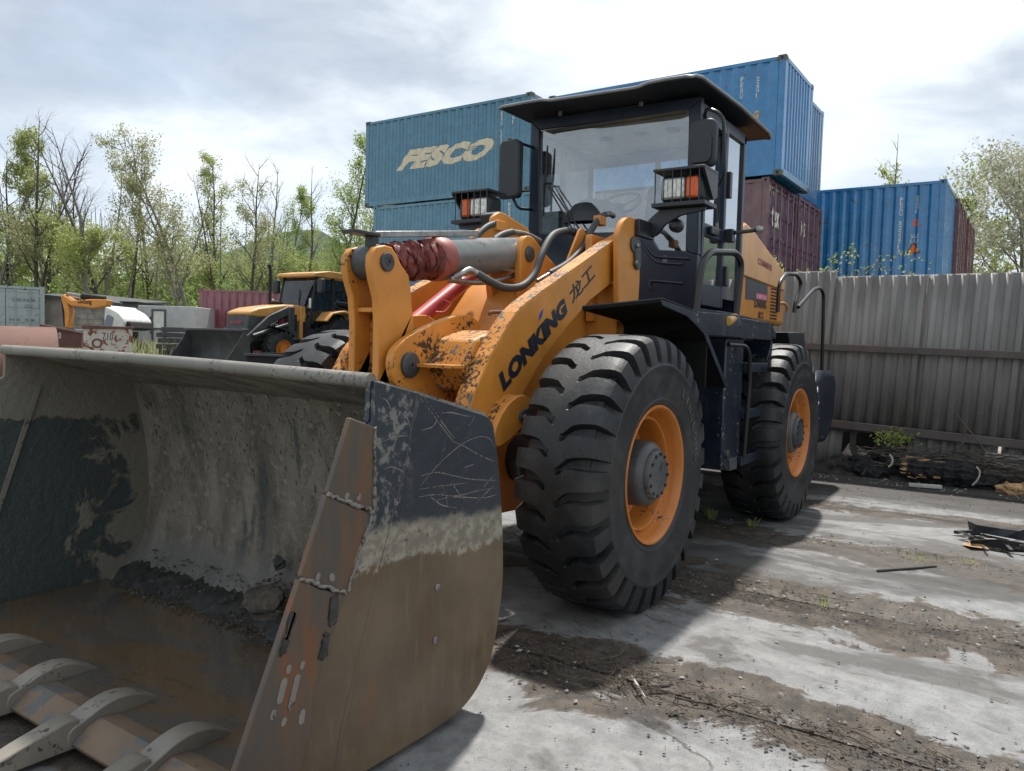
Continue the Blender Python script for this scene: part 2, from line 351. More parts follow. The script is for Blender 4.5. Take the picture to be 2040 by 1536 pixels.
def bucket_end():
    m, t, b, pos = newmat('bucket_end_inside'); n = noise(t, pos, 3.1, 8, .62, .6); nf = noise(t, pos, 26, 6, .7); sp = nd(t, 'ShaderNodeSeparateXYZ', {0: pos})
    k = mth(t, 'ADD', n, mth(t, 'ADD', mth(t, 'MULTIPLY', mth(t, 'SUBTRACT', 1.85, sp.outputs[0]), .35), mth(t, 'MULTIPLY', mth(t, 'SUBTRACT', nf, .5), .12)))
    k = mth(t, 'ADD', k, mth(t, 'MULTIPLY', sstep(t, sp.outputs[2], .98, 1.12), .3))
    c = mixc(t, sstep(t, k, .50, .56), (.058, .074, .072), (.22, .203, .16)); setc(t, b, 'Base Color', c)
    setc(t, b, 'Roughness', mth(t, 'ADD', .35, mth(t, 'MULTIPLY', sstep(t, k, .5, .56), .45))); bump(t, b, mth(t, 'ADD', nf, sstep(t, k, .5, .56)), .7, .02); return m
M['bucket_end'] = bucket_end()
M['lip'] = paint('worn_lip_steel', (.20, .187, .16), .5, dust=(.27, .24, .20), dust_amt=.5, chip=(.09, .08, .065), chip_amt=.5, chip_scale=48)
def cutter():
    m, t, b, pos = newmat('rusty_cutter_steel'); n = noise(t, vscale(t, pos, (3, 1, .5)), 5, 7, .6); nf = noise(t, pos, 24, 6, .7)
    c = mixc(t, sstep(t, n, .34, .64), (.085, .075, .066), (.14, .085, .05)); c = mixc(t, mth(t, 'MULTIPLY', sstep(t, noise(t, vscale(t, pos, (2, 1, .35)), 8, 5, .6), .56, .68), .8), c, (.19, .072, .028))
    c = mixc(t, sstep(t, nf, .66, .74), c, (.03, .026, .024))
    setc(t, b, 'Base Color', c); setc(t, b, 'Roughness', .48); b.inputs['Metallic'].default_value = .25; bump(t, b, nf, .2, .004); return m
M['cutter'] = cutter()
M['tooth'] = paint('worn_tooth_steel', (.21, .19, .16), .40, dust=(.30, .24, .17), dust_amt=.7, chip=(.06, .05, .045), chip_amt=.42, chip_scale=26)
M['edge'] = paint('muddy_cutting_edge', (.15, .105, .07), .6, dust=(.24, .165, .10), dust_amt=.6, chip=(.10, .10, .095), chip_amt=.75, chip_scale=12)
M['mud'] = plain('dark_wet_mud', (.035, .034, .032), .75, 0, .5, 14, .8)
M['clod'] = plain('dry_clod', (.085, .073, .058), .9, 0, .4, 30, .9)
def water():
    m, t, b, pos = newmat('rusty_water'); n = noise(t, vscale(t, pos, (1.6, .7, 1)), 2.2, 6, .6, 1.2); nf = noise(t, vscale(t, pos, (2.5, .8, 1)), 9, 5, .6, 1.5)
    c = mixc(t, sstep(t, n, .38, .62), (.085, .078, .072), (.115, .078, .045)); c = mixc(t, mth(t, 'MULTIPLY', sstep(t, nf, .55, .7), .6), c, (.045, .045, .035))
    setc(t, b, 'Base Color', c); b.inputs['Roughness'].default_value = .05; b.inputs['Specular IOR Level'].default_value = .9
    bump(t, b, noise(t, pos, 7, 3), .02, .01); return m
M['water'] = water()
def container(name, col, rust=.25, dust_amt=.12):
    return paint(name, col, .27, dust=(.38, .38, .36), dust_amt=dust_amt, chip=(.09, .045, .03), chip_amt=rust, chip_scale=9, spec=.7, coat=.5, runs=.4)
M['c_teal'] = container('teal_container_paint', (.032, .165, .26), .12)
M['c_teal2'] = container('teal_container_paint_lower', (.045, .185, .28), .12)
M['c_blue'] = container('blue_container_paint', (.014, .18, .42), .10)
M['c_blue2'] = container('blue_container_paint_dull', (.02, .13, .30), .12)
M['c_maroon'] = container('maroon_container_paint', (.115, .028, .030), .25, .4)
M['c_maroon2'] = container('faded_maroon_container_paint', (.15, .045, .038), .35, .5)
M['c_red'] = container('red_container_paint', (.20, .04, .055), .1)
M['c_grey'] = container('grey_container_paint', (.27, .31, .32), .15)
M['casting'] = plain('corner_casting', (.09, .11, .10), .6)
def fence():
    m, t, b, pos = newmat('weathered_sheet'); n = noise(t, vscale(t, pos, (1, 1, .35)), 2.6, 7, .6); n2 = noise(t, vscale(t, pos, (1, 9, .5)), 3.0, 6, .65)
    c = mixc(t, sstep(t, n, .3, .7), (.150, .142, .134), (.24, .229, .217)); c = mixc(t, mth(t, 'MULTIPLY', sstep(t, n2, .55, .75), .6), c, (.10, .095, .088))
    c = mixc(t, mth(t, 'MULTIPLY', sstep(t, noise(t, pos, 9, 6, .7), .62, .7), .5), c, (.32, .32, .32))
    setc(t, b, 'Base Color', c); setc(t, b, 'Roughness', .55); b.inputs['Metallic'].default_value = .15; bump(t, b, n2, .12, .01); return m
M['fence'] = fence()
M['fencerail'] = paint('fence_rail_paint', (.085, .07, .065), .6, dust=(.2, .18, .16), dust_amt=.4, chip=(.16, .07, .04), chip_amt=.4)
def ground():
    m, t, b, pos = newmat('concrete_yard'); sp = nd(t, 'ShaderNodeSeparateXYZ', {0: pos}); x, y = sp.outputs[0], sp.outputs[1]
    fl = nd(t, 'ShaderNodeCombineXYZ', {0: x, 1: y, 2: 0.0}).outputs[0]; ys = vscale(t, fl, (1, .42, 1))
    n = noise(t, ys, 1.25, 9, .62, .4); n2 = noise(t, fl, 7, 8, .68); nf = noise(t, fl, 70, 4, .7); nm = noise(t, ys, 2.6, 8, .64, .3)
    con = mixc(t, sstep(t, n2, .3, .7), (.14, .14, .139), (.25, .25, .249)); con = mixc(t, mth(t, 'MULTIPLY', sstep(t, mth(t, 'ADD', n, mth(t, 'MULTIPLY', mth(t, 'SUBTRACT', n2, .5), .22)), .49, .56), .85), con, (.060, .055, .050))
    con = mixc(t, mth(t, 'MULTIPLY', sstep(t, nf, .54, .68), .6), con, (.10, .095, .09)); con = mixc(t, mth(t, 'MULTIPLY', sstep(t, noise(t, fl, 16, 6, .75), .58, .66), .5), con, (.12, .115, .105))
    dirt = mixc(t, sstep(t, n2, .35, .65), (.030, .025, .020), (.085, .066, .048)); dirt = mixc(t, sstep(t, nf, .60, .68), dirt, (.035, .03, .026)); dirt = mixc(t, sstep(t, noise(t, fl, 110, 3, .6), .70, .74), dirt, (.34, .33, .31))
    # dirt gathers along the slab joints
    mask = None
    for xs, w in ((1.0, .24), (-.68, .34), (-2.22, .30), (-3.95, .22), (2.65, .16)):
        d = mth(t, 'ABSOLUTE', mth(t, 'SUBTRACT', x, xs)); k = mth(t, 'SUBTRACT', 1.0, mth(t, 'DIVIDE', d, w*2.1)); mask = k if mask is None else mth(t, 'MAXIMUM', mask, k)
    mask = mth(t, 'ADD', mask, mth(t, 'MULTIPLY', mth(t, 'SUBTRACT', noise(t, vscale(t, fl, (1, .75, 1)), 2.1, 8, .66, .5), .5), 2.9)); mask = mth(t, 'ADD', mask, mth(t, 'MULTIPLY', mth(t, 'SUBTRACT', n2, .5), .55))
    c = mixc(t, sstep(t, mask, .30, .44), con, dirt)
    back = sstep(t, mth(t, 'ADD', x, mth(t, 'MULTIPLY', n2, .8)), -3.9, -4.7); c = mixc(t, back, c, mixc(t, sstep(t, nf, .5, .7), (.040, .036, .034), (.085, .077, .070)))
    oil = mth(t, 'MULTIPLY', sstep(t, noise(t, ys, .9, 8, .66, .6), .54, .66), .85); c = mixc(t, oil, c, (.032, .031, .030))
    vo = nd(t, 'ShaderNodeTexVoronoi', {'Vector': nd(t, 'ShaderNodeVectorMath', {0: vscale(t, fl, (1, .6, 1)), 1: vscale(t, nd(t, 'ShaderNodeTexNoise', {'Vector': fl, 'Scale': 2.2, 'Detail': 5}).outputs['Color'], (.55, .55, 0))}, operation='ADD').outputs[0], 'Scale': .55}, feature='DISTANCE_TO_EDGE').outputs['Distance']
    crk = mth(t, 'MULTIPLY', sstep(t, vo, .007, .0015), sstep(t, noise(t, fl, 1.1, 3), .50, .56)); c = mixc(t, mth(t, 'MULTIPLY', crk, .7), c, (.025, .023, .02))
    gr = noise(t, fl, 190, 3, .7); c = mixc(t, mth(t, 'MULTIPLY', sstep(t, gr, .56, .66), .45), c, (.04, .037, .034)); c = mixc(t, mth(t, 'MULTIPLY', sstep(t, noise(t, fl, 150, 2, .6), .66, .72), .5), c, (.36, .355, .345))
    setc(t, b, 'Base Color', c); dm = sstep(t, mask, .42, .72)
    setc(t, b, 'Roughness', mth(t, 'ADD', mth(t, 'MULTIPLY', sstep(t, nm, .3, .65), .4), .42)); b.inputs['Specular IOR Level'].default_value = .45
    bump(t, b, mth(t, 'ADD', mth(t, 'ADD', mth(t, 'MULTIPLY', n2, .5), mth(t, 'MULTIPLY', nf, .22)), mth(t, 'MULTIPLY', dm, mth(t, 'ADD', .35, noise(t, fl, 38, 4, .7)))), .5, .02); return m
M['ground'] = ground()
def fieldmat():
    m, t, b, pos = newmat('gravel_field'); n = noise(t, pos, .25, 8, .6); n2 = noise(t, pos, 3, 7, .7)
    c = mixc(t, sstep(t, n2, .35, .7), (.16, .145, .12), (.30, .285, .26)); c = mixc(t, sstep(t, mth(t, 'ADD', n, mth(t, 'MULTIPLY', n2, .2)), .56, .66), c, (.10, .125, .035))
    ln = nd(t, 'ShaderNodeVectorMath', {0: pos}, operation='LENGTH').outputs['Value']
    c = mixc(t, sstep(t, mth(t, 'ADD', ln, mth(t, 'MULTIPLY', n2, 2.0)), 11.5, 9.0), c, mixc(t, sstep(t, n2, .4, .65), (.035, .029, .024), (.085, .07, .055)))
    setc(t, b, 'Base Color', c); b.inputs['Roughness'].default_value = .95; bump(t, b, n2, .6, .05); return m
M['field'] = fieldmat()
def leafmat(name, a, b_, tr=.35):
    m = bpy.data.materials.new(name); m.use_nodes = True; t = m.node_tree; t.nodes.clear(); out = t.nodes.new('ShaderNodeOutputMaterial')
    pos = t.nodes.new('ShaderNodeNewGeometry').outputs['Position']; f = mth(t, 'ADD', mth(t, 'MULTIPLY', noise(t, pos, .55, 4, .6), .6), mth(t, 'MULTIPLY', noise(t, pos, 9, 2), .4))
    c = mixc(t, sstep(t, f, .35, .65), a, b_)
    d = nd(t, 'ShaderNodeBsdfDiffuse', {'Color': c}); s = nd(t, 'ShaderNodeBsdfTranslucent', {'Color': c}); t.links.new(nd(t, 'ShaderNodeMixShader', {0: tr, 1: d.outputs[0], 2: s.outputs[0]}).outputs[0], out.inputs[0]); return m
M['leaf_a'] = leafmat('spring_leaf', (.28, .325, .10), (.43, .47, .20), .5)
M['leaf_b'] = leafmat('fresh_leaf', (.23, .31, .085), (.38, .44, .16), .5)
M['leaf_c'] = leafmat('olive_leaf', (.28, .29, .14), (.43, .43, .25), .5)
M['leaf_d'] = leafmat('undergrowth_leaf', (.17, .235, .085), (.37, .43, .17), .5)  # paled and greyed: haze over the far wood is put into the colour
M['leaf_w'] = leafmat('willow_leaf', (.33, .34, .24), (.48, .48, .37), .5)
M['bark'] = plain('bark', (.075, .066, .054), .9, 0, .35, 8, .6)
M['barkgrey'] = plain('grey_bark', (.17, .16, .135), .9, 0, .3, 8, .5)
M['hill'] = plain('wooded_hill', (.035, .055, .03), 1, 0, .4, .05)
M['rust'] = paint('rusty_pipe_steel', (.13, .052, .034), .7, dust=(.26, .16, .12), dust_amt=.5, chip=(.07, .035, .025), chip_amt=.4, chip_scale=14)
M['rustwhite'] = paint('rust_stained_white', (.45, .42, .38), .7, dust=(.3, .13, .07), dust_amt=.8, chip=(.17, .06, .035), chip_amt=.75, chip_scale=7)
M['maroonplate'] = paint('rust_maroon_plate', (.10, .04, .035), .7, dust=(.25, .2, .17), dust_amt=.4, chip=(.2, .09, .05), chip_amt=.4)
M['wood'] = plain('dead_wood', (.10, .083, .065), .9, 0, .4, 20, .5)
M['woodpale'] = plain('pale_broken_wood', (.42, .26, .13), .85, 0, .35, 16, .6)
M['char'] = plain('charred_black', (.013, .013, .014), .8, 0, .5, 20, .8)
M['bone'] = plain('pale_bark_scrap', (.42, .40, .36), .8)
M['twig'] = plain('dry_twig', (.085, .065, .048), .9, 0, .4, 30)
M['pebble'] = plain('pebble', (.26, .255, .24), .85, 0, .4, 40)
M['cinder'] = plain('block_wall', (.30, .27, .245), .9, 0, .3, 3, .4)
M['plaster'] = plain('stained_plaster', (.36, .31, .27), .9, 0, .3, 1.5)
M['greybox'] = paint('grey_van_body', (.40, .41, .41), .5, dust=(.3, .27, .22), dust_amt=.3)
M['bhyellow'] = paint('yellow_paint', (.58, .285, .075), .4, dust=(.6, .45, .25), dust_amt=.25)
M['bhgrey'] = paint('charcoal_steel', (.045, .048, .05), .5, dust=(.16, .15, .14), dust_amt=.5)
M['weld'] = paint('weld_steel', (.20, .185, .165), .5, dust=(.3, .26, .2), dust_amt=.4, chip=(.05, .04, .03), chip_amt=.6, chip_scale=60)
M['ash'] = plain('dark_ash_soil', (.026, .022, .019), .95, 0, .6, 9, .9)
M['rubberlight'] = plain('scuffed_lettering_rubber', (.10, .10, .10), .6)
M['roofedge'] = plain('pale_grey_roof_edge', (.22, .23, .235), .4)  # pale grey, draws a thin line round the dark roof
# ------------------------------------------------------------------ ground
def terr(x, y):
    d = math.hypot(x, y); t = min(1, max(0, (d-6.5)/15.5)); return .8*t*t*(3-2*t)
def terrain():
    xs = sorted(set([-900, -500, -300, -200, -150, -110, -85, -65, -50] + list(np.arange(-40, 12.1, 1.0)) + [20, 40, 100, 300])); ys = sorted(set([-900, -500, -300, -200, -150, -110, -85, -65] + list(np.arange(-50, 16.1, 1.0)) + [25, 50, 110, 300]))
    b = MB(); rg = random.Random(2)
    for x in xs:
        for y in ys:
            z = terr(x, y); near = math.hypot(x+1, y-1) < 7.5
            b.v.append((x, y, z-.014+(0 if near else rg.uniform(-.03, .03))))
    n = len(ys); b.f = [(i*n+j, (i+1)*n+j, (i+1)*n+j+1, i*n+j+1) for i in range(len(xs)-1) for j in range(n-1)]
    o = b.build('ground', M['field'], smooth=60); tag(o, kind='structure'); return o
GROUND = terrain()
yard = empty('concrete_yard'); tag(yard, kind='structure')
jx = [-8.3, -5.65, -3.97, -2.24, -.70, .99, 2.66, 4.3, 5.95, 7.6]; rg = random.Random(11)
for i in range(len(jx)-1):
    for y0, y1 in ((-7.2, -3.62), (-3.6, 1.18), (1.2, 5.98), (6.0, 9.6)) if False else ((-6.2, -.92), (-.9, 4.38), (4.4, 9.6)):
        b = MB(); nx, ny = 6, 14; dz = rg.uniform(-.006, .004); tx = rg.uniform(-.003, .003); x0, x1 = jx[i]+.012, jx[i+1]-.012
        for a in range(nx+1):
            for c in range(ny+1):
                x, y = x0+(x1-x0)*a/nx, y0+(y1-y0)*c/ny; e = 0
                if a in (0, nx): x += rg.uniform(-.010, .010); e = -rg.uniform(.004, .014)
                b.v.append((x, y, dz+tx*(a-3)+e+rg.uniform(-.002, .002)))
        b.f = [(a*(ny+1)+c, (a+1)*(ny+1)+c, (a+1)*(ny+1)+c+1, a*(ny+1)+c+1) for a in range(nx) for c in range(ny)]
        top = len(b.v); rim = [a*(ny+1) for a in range(nx+1)] + [nx*(ny+1)+c for c in range(1, ny+1)] + [a*(ny+1)+ny for a in range(nx-1, -1, -1)] + [c for c in range(ny-1, 0, -1)]
        b.v += [(b.v[k][0], b.v[k][1], -.08) for k in rim]; m = len(rim); b.f += [(rim[k], rim[(k+1) % m], top+(k+1) % m, top+k) for k in range(m)]
        b.build('slab', M['ground'], yard, smooth=30)
# crumbs of soil, gravel and bark along the joints (uncountable)
def litter(name, spots, m, smin, smax, seed, flat=.5, zf=None):
    rg = np.random.default_rng(seed); vs = []; fs = []
    base = np.array([(1, 0, 0), (-1, 0, 0), (0, 1, 0), (0, -1, 0), (0, 0, 1), (0, 0, -.4)]); bf = [(0, 2, 4), (2, 1, 4), (1, 3, 4), (3, 0, 4), (2, 0, 5), (1, 2, 5), (3, 1, 5), (0, 3, 5)]
    for (x0, x1, y0, y1, n, gauss) in spots:
        for _ in range(n):
            x = rg.normal((x0+x1)/2, (x1-x0)/3) if gauss else rg.uniform(x0, x1); y = rg.uniform(y0, y1); s = smin+(smax-smin)*rg.random()**3; a = rg.uniform(0, 6.28)
            p = base*np.array([s*rg.uniform(.6, 1.5), s*rg.uniform(.5, 1), s*flat*rg.uniform(.6, 1.2)])*(1+rg.uniform(-.25, .25, (6, 1))); c, s_ = math.cos(a), math.sin(a)
            q = np.stack([p[:, 0]*c-p[:, 1]*s_+x, p[:, 0]*s_+p[:, 1]*c+y, p[:, 2]+(zf(x, y) if zf else .004)], 1); o = len(vs); vs += q.tolist(); fs += [(i+o, j+o, k+o) for i, j, k in bf]
    b = MB(); b.v = [tuple(v) for v in vs]; b.f = fs; o = b.build(name, m, smooth=0); return o
tag(litter('soil_crumbs', [(.80, 1.25, .6, 3.6, 1500, 1), (-.95, -.4, .3, 4.2, 1600, 1), (-2.5, -1.95, .2, 4.4, 1100, 1), (-4.2, -3.75, .2, 4.6, 500, 1), (-6.6, -4.3, .3, 4.6, 900, 0)], M['clod'], .003, .014, 4), 'brown soil crumbs gathered along the slab joints', 'soil', kind='stuff')
tag(litter('dark_grit', [(.7, 1.3, .6, 3.6, 900, 1), (-1.1, -.3, .3, 4.2, 700, 1), (1.2, 2.6, 1.3, 3.2, 150, 0), (-.6, .9, 1.4, 4.0, 120, 0), (-2.2, -.8, 1.4, 4.2, 80, 0), (-6.7, -5.2, .2, 4.4, 800, 0)], M['char'], .002, .010, 5), 'fine black grit scattered over the concrete', 'grit', kind='stuff')
tag(litter('pale_gravel', [(.7, 1.3, .9, 3.6, 160, 1), (-1.1, -.3, .6, 4.2, 320, 1), (-2.5, -1.9, .6, 4.2, 200, 1), (-6.5, -5.2, .2, 4.4, 420, 0), (-.6, 2.6, 1.4, 3.6, 50, 0)], M['pebble'], .003, .016, 6), 'small pale gravel chips scattered over the yard', 'gravel', kind='stuff')
# twigs and chaff in the joint nearest the bucket
def twigs(spots, seed, n, lmin, lmax, rad, b=None):
    rg = random.Random(seed); b = b or MB()
    for _ in range(n):
        x, y = spots(rg); a = rg.gauss(1.15, .55); l = lmin+(lmax-lmin)*rg.random()**2; z = .006+rg.random()*.02; P = []
        for k in range(4): P.append((x, y, z+rg.uniform(0, .012))); x += math.cos(a)*l/3; y += math.sin(a)*l/3; a += rg.uniform(-.3, .3)
        b.tube(P, [rad*rg.uniform(.6, 1.1), rad, rad*.9, rad*.5], 4)
    return b
b = twigs(lambda r: (r.gauss(1.0, .10), r.uniform(1.15, 1.75)), 1, 170, .03, .16, .0022); b = twigs(lambda r: (r.gauss(.98, .08), r.uniform(1.6, 2.9)), 2, 150, .03, .18, .0022, b); b = twigs(lambda r: (r.gauss(-.72, .10), r.uniform(1.0, 2.2)), 8, 110, .03, .14, .002, b); b = twigs(lambda r: (r.uniform(-.6, .9), r.uniform(.9, 1.5)), 9, 60, .03, .2, .002, b)
tag(b.build('twig_litter', M['twig']), 'fine dark twig litter lying in the slab joint beside the bucket', 'twigs', kind='stuff')
def stick(name, pts, r, label, m='twig', group=None):
    P = [at(a, b, 2, z) for a, b, z in pts]; o = MB().tube(smoothpath(P, 3), [r*(1-.5*i/(3*(len(P)-1))) for i in range(3*(len(P)-1)+1)], 6).build(name, M[m]); tag(o, label, 'stick', group); return o
G1 = 'loose sticks on the concrete'
stick('stick', [(1258, 1348, .012), (1272, 1368, .014), (1287, 1392, .012)], .007, 'short pale stick lying across the joint in front of the front tyre', 'bone', G1)
stick('stick', [(1150, 1322, .012), (1190, 1314, .02), (1232, 1306, .03), (1245, 1288, .05)], .006, 'bent grey stick with raised end near the bucket corner', 'twig', G1)
stick('stick', [(1052, 1307, .012), (1075, 1318, .014), (1098, 1325, .012)], .006, 'thin stick nearest the bucket side plate in the joint', 'twig', G1)
stick('stick', [(1748, 1138, .012), (1810, 1133, .016), (1866, 1128, .014)], .011, 'straight black stick lying alone on the bright slab', 'char', G1)
stick('stick', [(1290, 1369, .012), (1335, 1367, .012)], .010, 'short black stub of stick in the joint', 'char', G1)
stick('stick', [(1430, 1416, .012), (1445, 1408, .02), (1462, 1400, .03)], .006, 'forked twig at the middle of the joint', 'twig', G1)
stick('stick', [(1345, 1389, .01), (1385, 1398, .012), (1420, 1402, .012)], .006, 'long thin twig lying along the joint', 'twig', G1)
stick('stick', [(1020, 968, .03), (985, 962, .03), (945, 958, .04)], .014, 'grey pole lying on the ground behind the bucket', 'wood', G1)
stick('stick', [(1530, 1080, .01), (1560, 1093, .01)], .006, 'short dark twig in shade behind the front tyre', 'twig', G1)

# grass tufts
def tuft(loc, n, h, seed, label, m='leaf_b', spread=.05):
    rg = random.Random(seed); b = MB()
    for _ in range(n):
        a = rg.uniform(0, 6.28); r = rg.random()*spread; x, y = loc[0]+r*math.cos(a), loc[1]+r*math.sin(a); l = h*rg.uniform(.5, 1); w = .004; dx, dy = math.cos(a)*l*.6, math.sin(a)*l*.6; s = (-math.sin(a)*w, math.cos(a)*w); z = loc[2]
        b.add([(x-s[0], y-s[1], z), (x+s[0], y+s[1], z), (x+dx*.5+s[0]*.7, y+dy*.5+s[1]*.7, z+l*.75), (x+dx*.5-s[0]*.7, y+dy*.5-s[1]*.7, z+l*.75), (x+dx, y+dy, z+l)], [(0, 1, 2, 3), (3, 2, 4)])
    o = b.build('grass_tuft', M[m], smooth=0); tag(o, label, 'grass', 'weeds in the yard', 'stuff' if spread > .1 else None); return o
tuft(at(1415, 1033, 2, 0), 26, .12, 1, 'green grass blades in shade behind the front tyre'); tuft(at(1498, 1047, 2, 0), 22, .08, 2, 'small weed in shade in front of the rear tyre'); tuft(at(1640, 1205, 2, 0), 12, .06, 3, 'tiny green sprout on the dirty joint of the lit slabs'); tuft(at(1835, 1112, 2, 0), 70, .035, 4, 'low dry weed patch beside the lone black stick', 'leaf_c', .16); tuft(at(1935, 1118, 2, 0), 40, .03, 5, 'low dry weeds beside the scrap heap', 'leaf_c', .12)

# ------------------------------------------------------------------ fence
FX = -6.7
fen_root = empty('metal_fence', (0, 0, 0)); tag(fen_root, 'tall grey corrugated sheet metal fence with two dark rails', 'fence')
def ribsheet(y0, y1, z0, z1, x, seed, name='sheet'):
    rg = random.Random(seed); per = .152; b = MB(); pts = []; y = y0; tl = rg.uniform(-.012, .012); dzt = rg.uniform(-.025, .02)
    while y < y1-.01:
        for dy, dx in ((0, 0), (.055, 0), (.075, .026), (.125, .026), (.145, 0)):
            if y+dy <= y1+.02: pts.append((y+dy, dx))
        y += per
    zs = [z0, (z0+z1)/2, z1]; n = len(pts)
    for j, z in enumerate(zs):
        for yy, dx in pts: b.v.append((x+dx+tl*(z-1.3)+(.006*math.sin(yy*9+seed) if j == 1 else 0), yy+.045*z, z+(dzt if j == 2 else 0)))
    b.f = [(j*n+i, j*n+i+1, (j+1)*n+i+1, (j+1)*n+i) for j in range(2) for i in range(n-1)]
    o = b.build(name, M['fence'], fen_root, smooth=20); sm = o.modifiers.new('thickness', 'SOLIDIFY'); sm.thickness = .002; return o
for k in range(15):
    y0 = -5.6+k*1.055; ribsheet(y0, y0+1.06, .50, 2.52+(.05 if k == 5 else 0)+(-.03 if k == 6 else 0), FX+(k % 2)*.004, k)
for k, (a, b_) in enumerate(((-5.0, -4.0), (-4.0, -3.0), (-3, -2), (-2, -1), (-1.0, 0), (0, .98), (1.75, 2.7), (2.75, 3.7), (3.7, 4.7), (4.7, 5.7), (5.7, 6.7), (6.7, 8))): ribsheet(a, b_, -.03, .66, FX-.05, 40+k)
for z0, z1, h in ((1.66, 1.50, .085), (.78, .36, .10)):
    p, q = Vector((FX+.075, -5.5, z0+.06)), Vector((FX+.075, 9.5, z1-.10)); MB().box((p+q)/2, ((q-p).length, .045, h), (q-p).to_track_quat('X', 'Z').to_matrix()).build('rail', M['fencerail'], fen_root, .004)
for y in (-4.2, -1.3, 1.12, 4.0, 6.9): MB().bb(FX-.13, FX-.06, y-.035, y+.035, -.05, 2.35).build('post', M['fencerail'], fen_root, .004)
MB().bb(FX-.34, FX-.30, .85, 1.95, -.05, .75).build('dark_gap_backing', M['char'], fen_root)  # black backing added behind the open gap so it reads dark
# patched horizontal sheet at the foot of the fence
b = MB()
for j in range(7): b.v += [(FX+.16+.02*(j % 2), 2.62, .10+j*.05), (FX+.20+.02*(j % 2), 4.6, .06+j*.05)]
b.f = [(2*j, 2*j+1, 2*j+3, 2*j+2) for j in range(6)]
tag(b.build('loose_sheet', M['fence'], smooth=0), 'loose corrugated sheet lying against the foot of the fence', 'metal sheet')

# ------------------------------------------------------------------ debris against the fence
def lump(b, c, s, seed, n=2):
    bm = bmesh.new(); bmesh.ops.create_icosphere(bm, subdivisions=n, radius=1); rg = random.Random(seed)
    ph = [rg.uniform(0, 6) for _ in range(6)]
    for v in bm.verts:
        k = 1+.22*math.sin(3*v.co.x+ph[0])*math.cos(4*v.co.y+ph[1])+.14*math.sin(7*v.co.z+ph[2]+5*v.co.x)+rg.uniform(-.07, .07); v.co = Vector((v.co.x*s[0]*k+c[0], v.co.y*s[1]*k+c[1], v.co.z*s[2]*k+c[2]))
    bm.verts.index_update(); b.add([tuple(v.co) for v in bm.verts], [tuple(v.index for v in f.verts) for f in bm.faces]); bm.free(); return b
def logpile():
    r = empty('burnt_log', (-6.28, 2.1, 0)); tag(r, 'thick charred log with pale broken heartwood lying by the fence', 'log')
    prof = [(0, 0), (.13, .0), (.17, .02)]+[(.165+.02*math.sin(i*1.7), .05+i*.045) for i in range(14)]+[(.12, .70), (0, .72)]
    b = MB().lathe(prof, (0, -.25, .15), (0.06, 1, 0), 34); rg = random.Random(6); ph = [rg.uniform(-.022, .02) for _ in range(34)]; b.v = [(x*(1+ph[i % 34]*5)+rg.uniform(-.008, .008), y+rg.uniform(-.012, .012), .15+(z-.15)*(1+ph[i % 34]*5)+rg.uniform(-.008, .008)) for i, (x, y, z) in enumerate(b.v)]; b.build('charred_bark', M['char'], r, smooth=0)
    for k in range(46):
        y = rg.uniform(-.26, .12); z = rg.uniform(.06, .30); l = rg.uniform(.06, .24); MB().box((.15+.03*math.sin(z*20)-abs(z-.17)*.35, y, z), (rg.uniform(.01, .05), l, rg.uniform(.008, .03)), Matrix.Rotation(rg.uniform(-.12, .12), 3, 'X') @ Matrix.Rotation(rg.uniform(-.3, .3), 3, 'Y')).build('heartwood_splinter', M['woodpale' if rg.random() < .75 else 'wood'], r, .002)
logpile()
for i, (c, s, m, lab) in enumerate((((-6.35, 1.35, .10), (.22, .35, .20), 'char', 'dark mound of burnt rubbish at the gap under the fence'), ((-6.3, 2.55, .10), (.2, .28, .12), 'char', 'black burnt heap at the right end of the charred log'), ((-6.1, 2.95, .07), (.10, .2, .09), 'woodpale', 'small piece of broken pale wood right of the burnt heap'), ((-6.42, 1.55, .28), (.13, .16, .24), 'char', 'upright blackened stump in the gap under the fence'))):
    b = MB(); lump(b, (c[0], c[1], c[2]*.7), (s[0]*.8, s[1]*.85, s[2]*.8), 20+i, 3); rg = random.Random(60+i)
    for k in range(90 if m == 'char' else 14):
        a = rg.uniform(0, 6.28); q_ = rg.random()**.5; l = rg.uniform(.03, .16); b.box((c[0]+s[0]*q_*math.cos(a), c[1]+s[1]*1.2*q_*math.sin(a), max(.01, c[2]*.6+s[2]*(1-q_)*rg.uniform(.2, 1.5))), (rg.uniform(.008, .04), l, rg.uniform(.008, .04)), Matrix.Rotation(rg.uniform(-3, 3), 3, 'Z') @ Matrix.Rotation(rg.uniform(-.6, .6), 3, 'X'))
    tag(b.build('burnt_heap' if m == 'char' else 'broken_wood', M[m], smooth=0), lab, 'debris', kind='stuff')
b = MB(); rg = random.Random(17)
for _ in range(230):
    y = rg.uniform(1.3, 3.6); z = rg.uniform(.18, .42)-.05*abs(y-2.3); a = rg.uniform(-.5, .5); l = rg.uniform(.15, .6); x = -6.35+rg.uniform(-.12, .15); P = []
    for k in range(4): P.append((x, y, max(.02, z))); y += math.cos(a)*l/3*rg.choice((1, 1, -1) if k == 0 else (1,)); z += math.sin(a)*l/4; x += rg.uniform(-.04, .04); a += rg.uniform(-.35, .35)
    b.tube(P, [.007, .006, .004, .002], 4)
tag(b.build('brush_pile', M['wood']), 'tangle of dry grey branches piled over the burnt log', 'brush', kind='stuff')
for pts, lab in (([(1905, 825), (1925, 850), (1950, 880), (1962, 900)], 'long dead branch leaning against the lower fence rail'), ([(1920, 845), (1922, 870), (1912, 895), (1900, 910)], 'curved pale branch hanging in front of the log')):
    o = MB().tube(smoothpath([at(a, b_, 0, -6.3) for a, b_ in pts], 3), .010, 6).build('branch', M['wood']); tag(o, lab, 'branch')
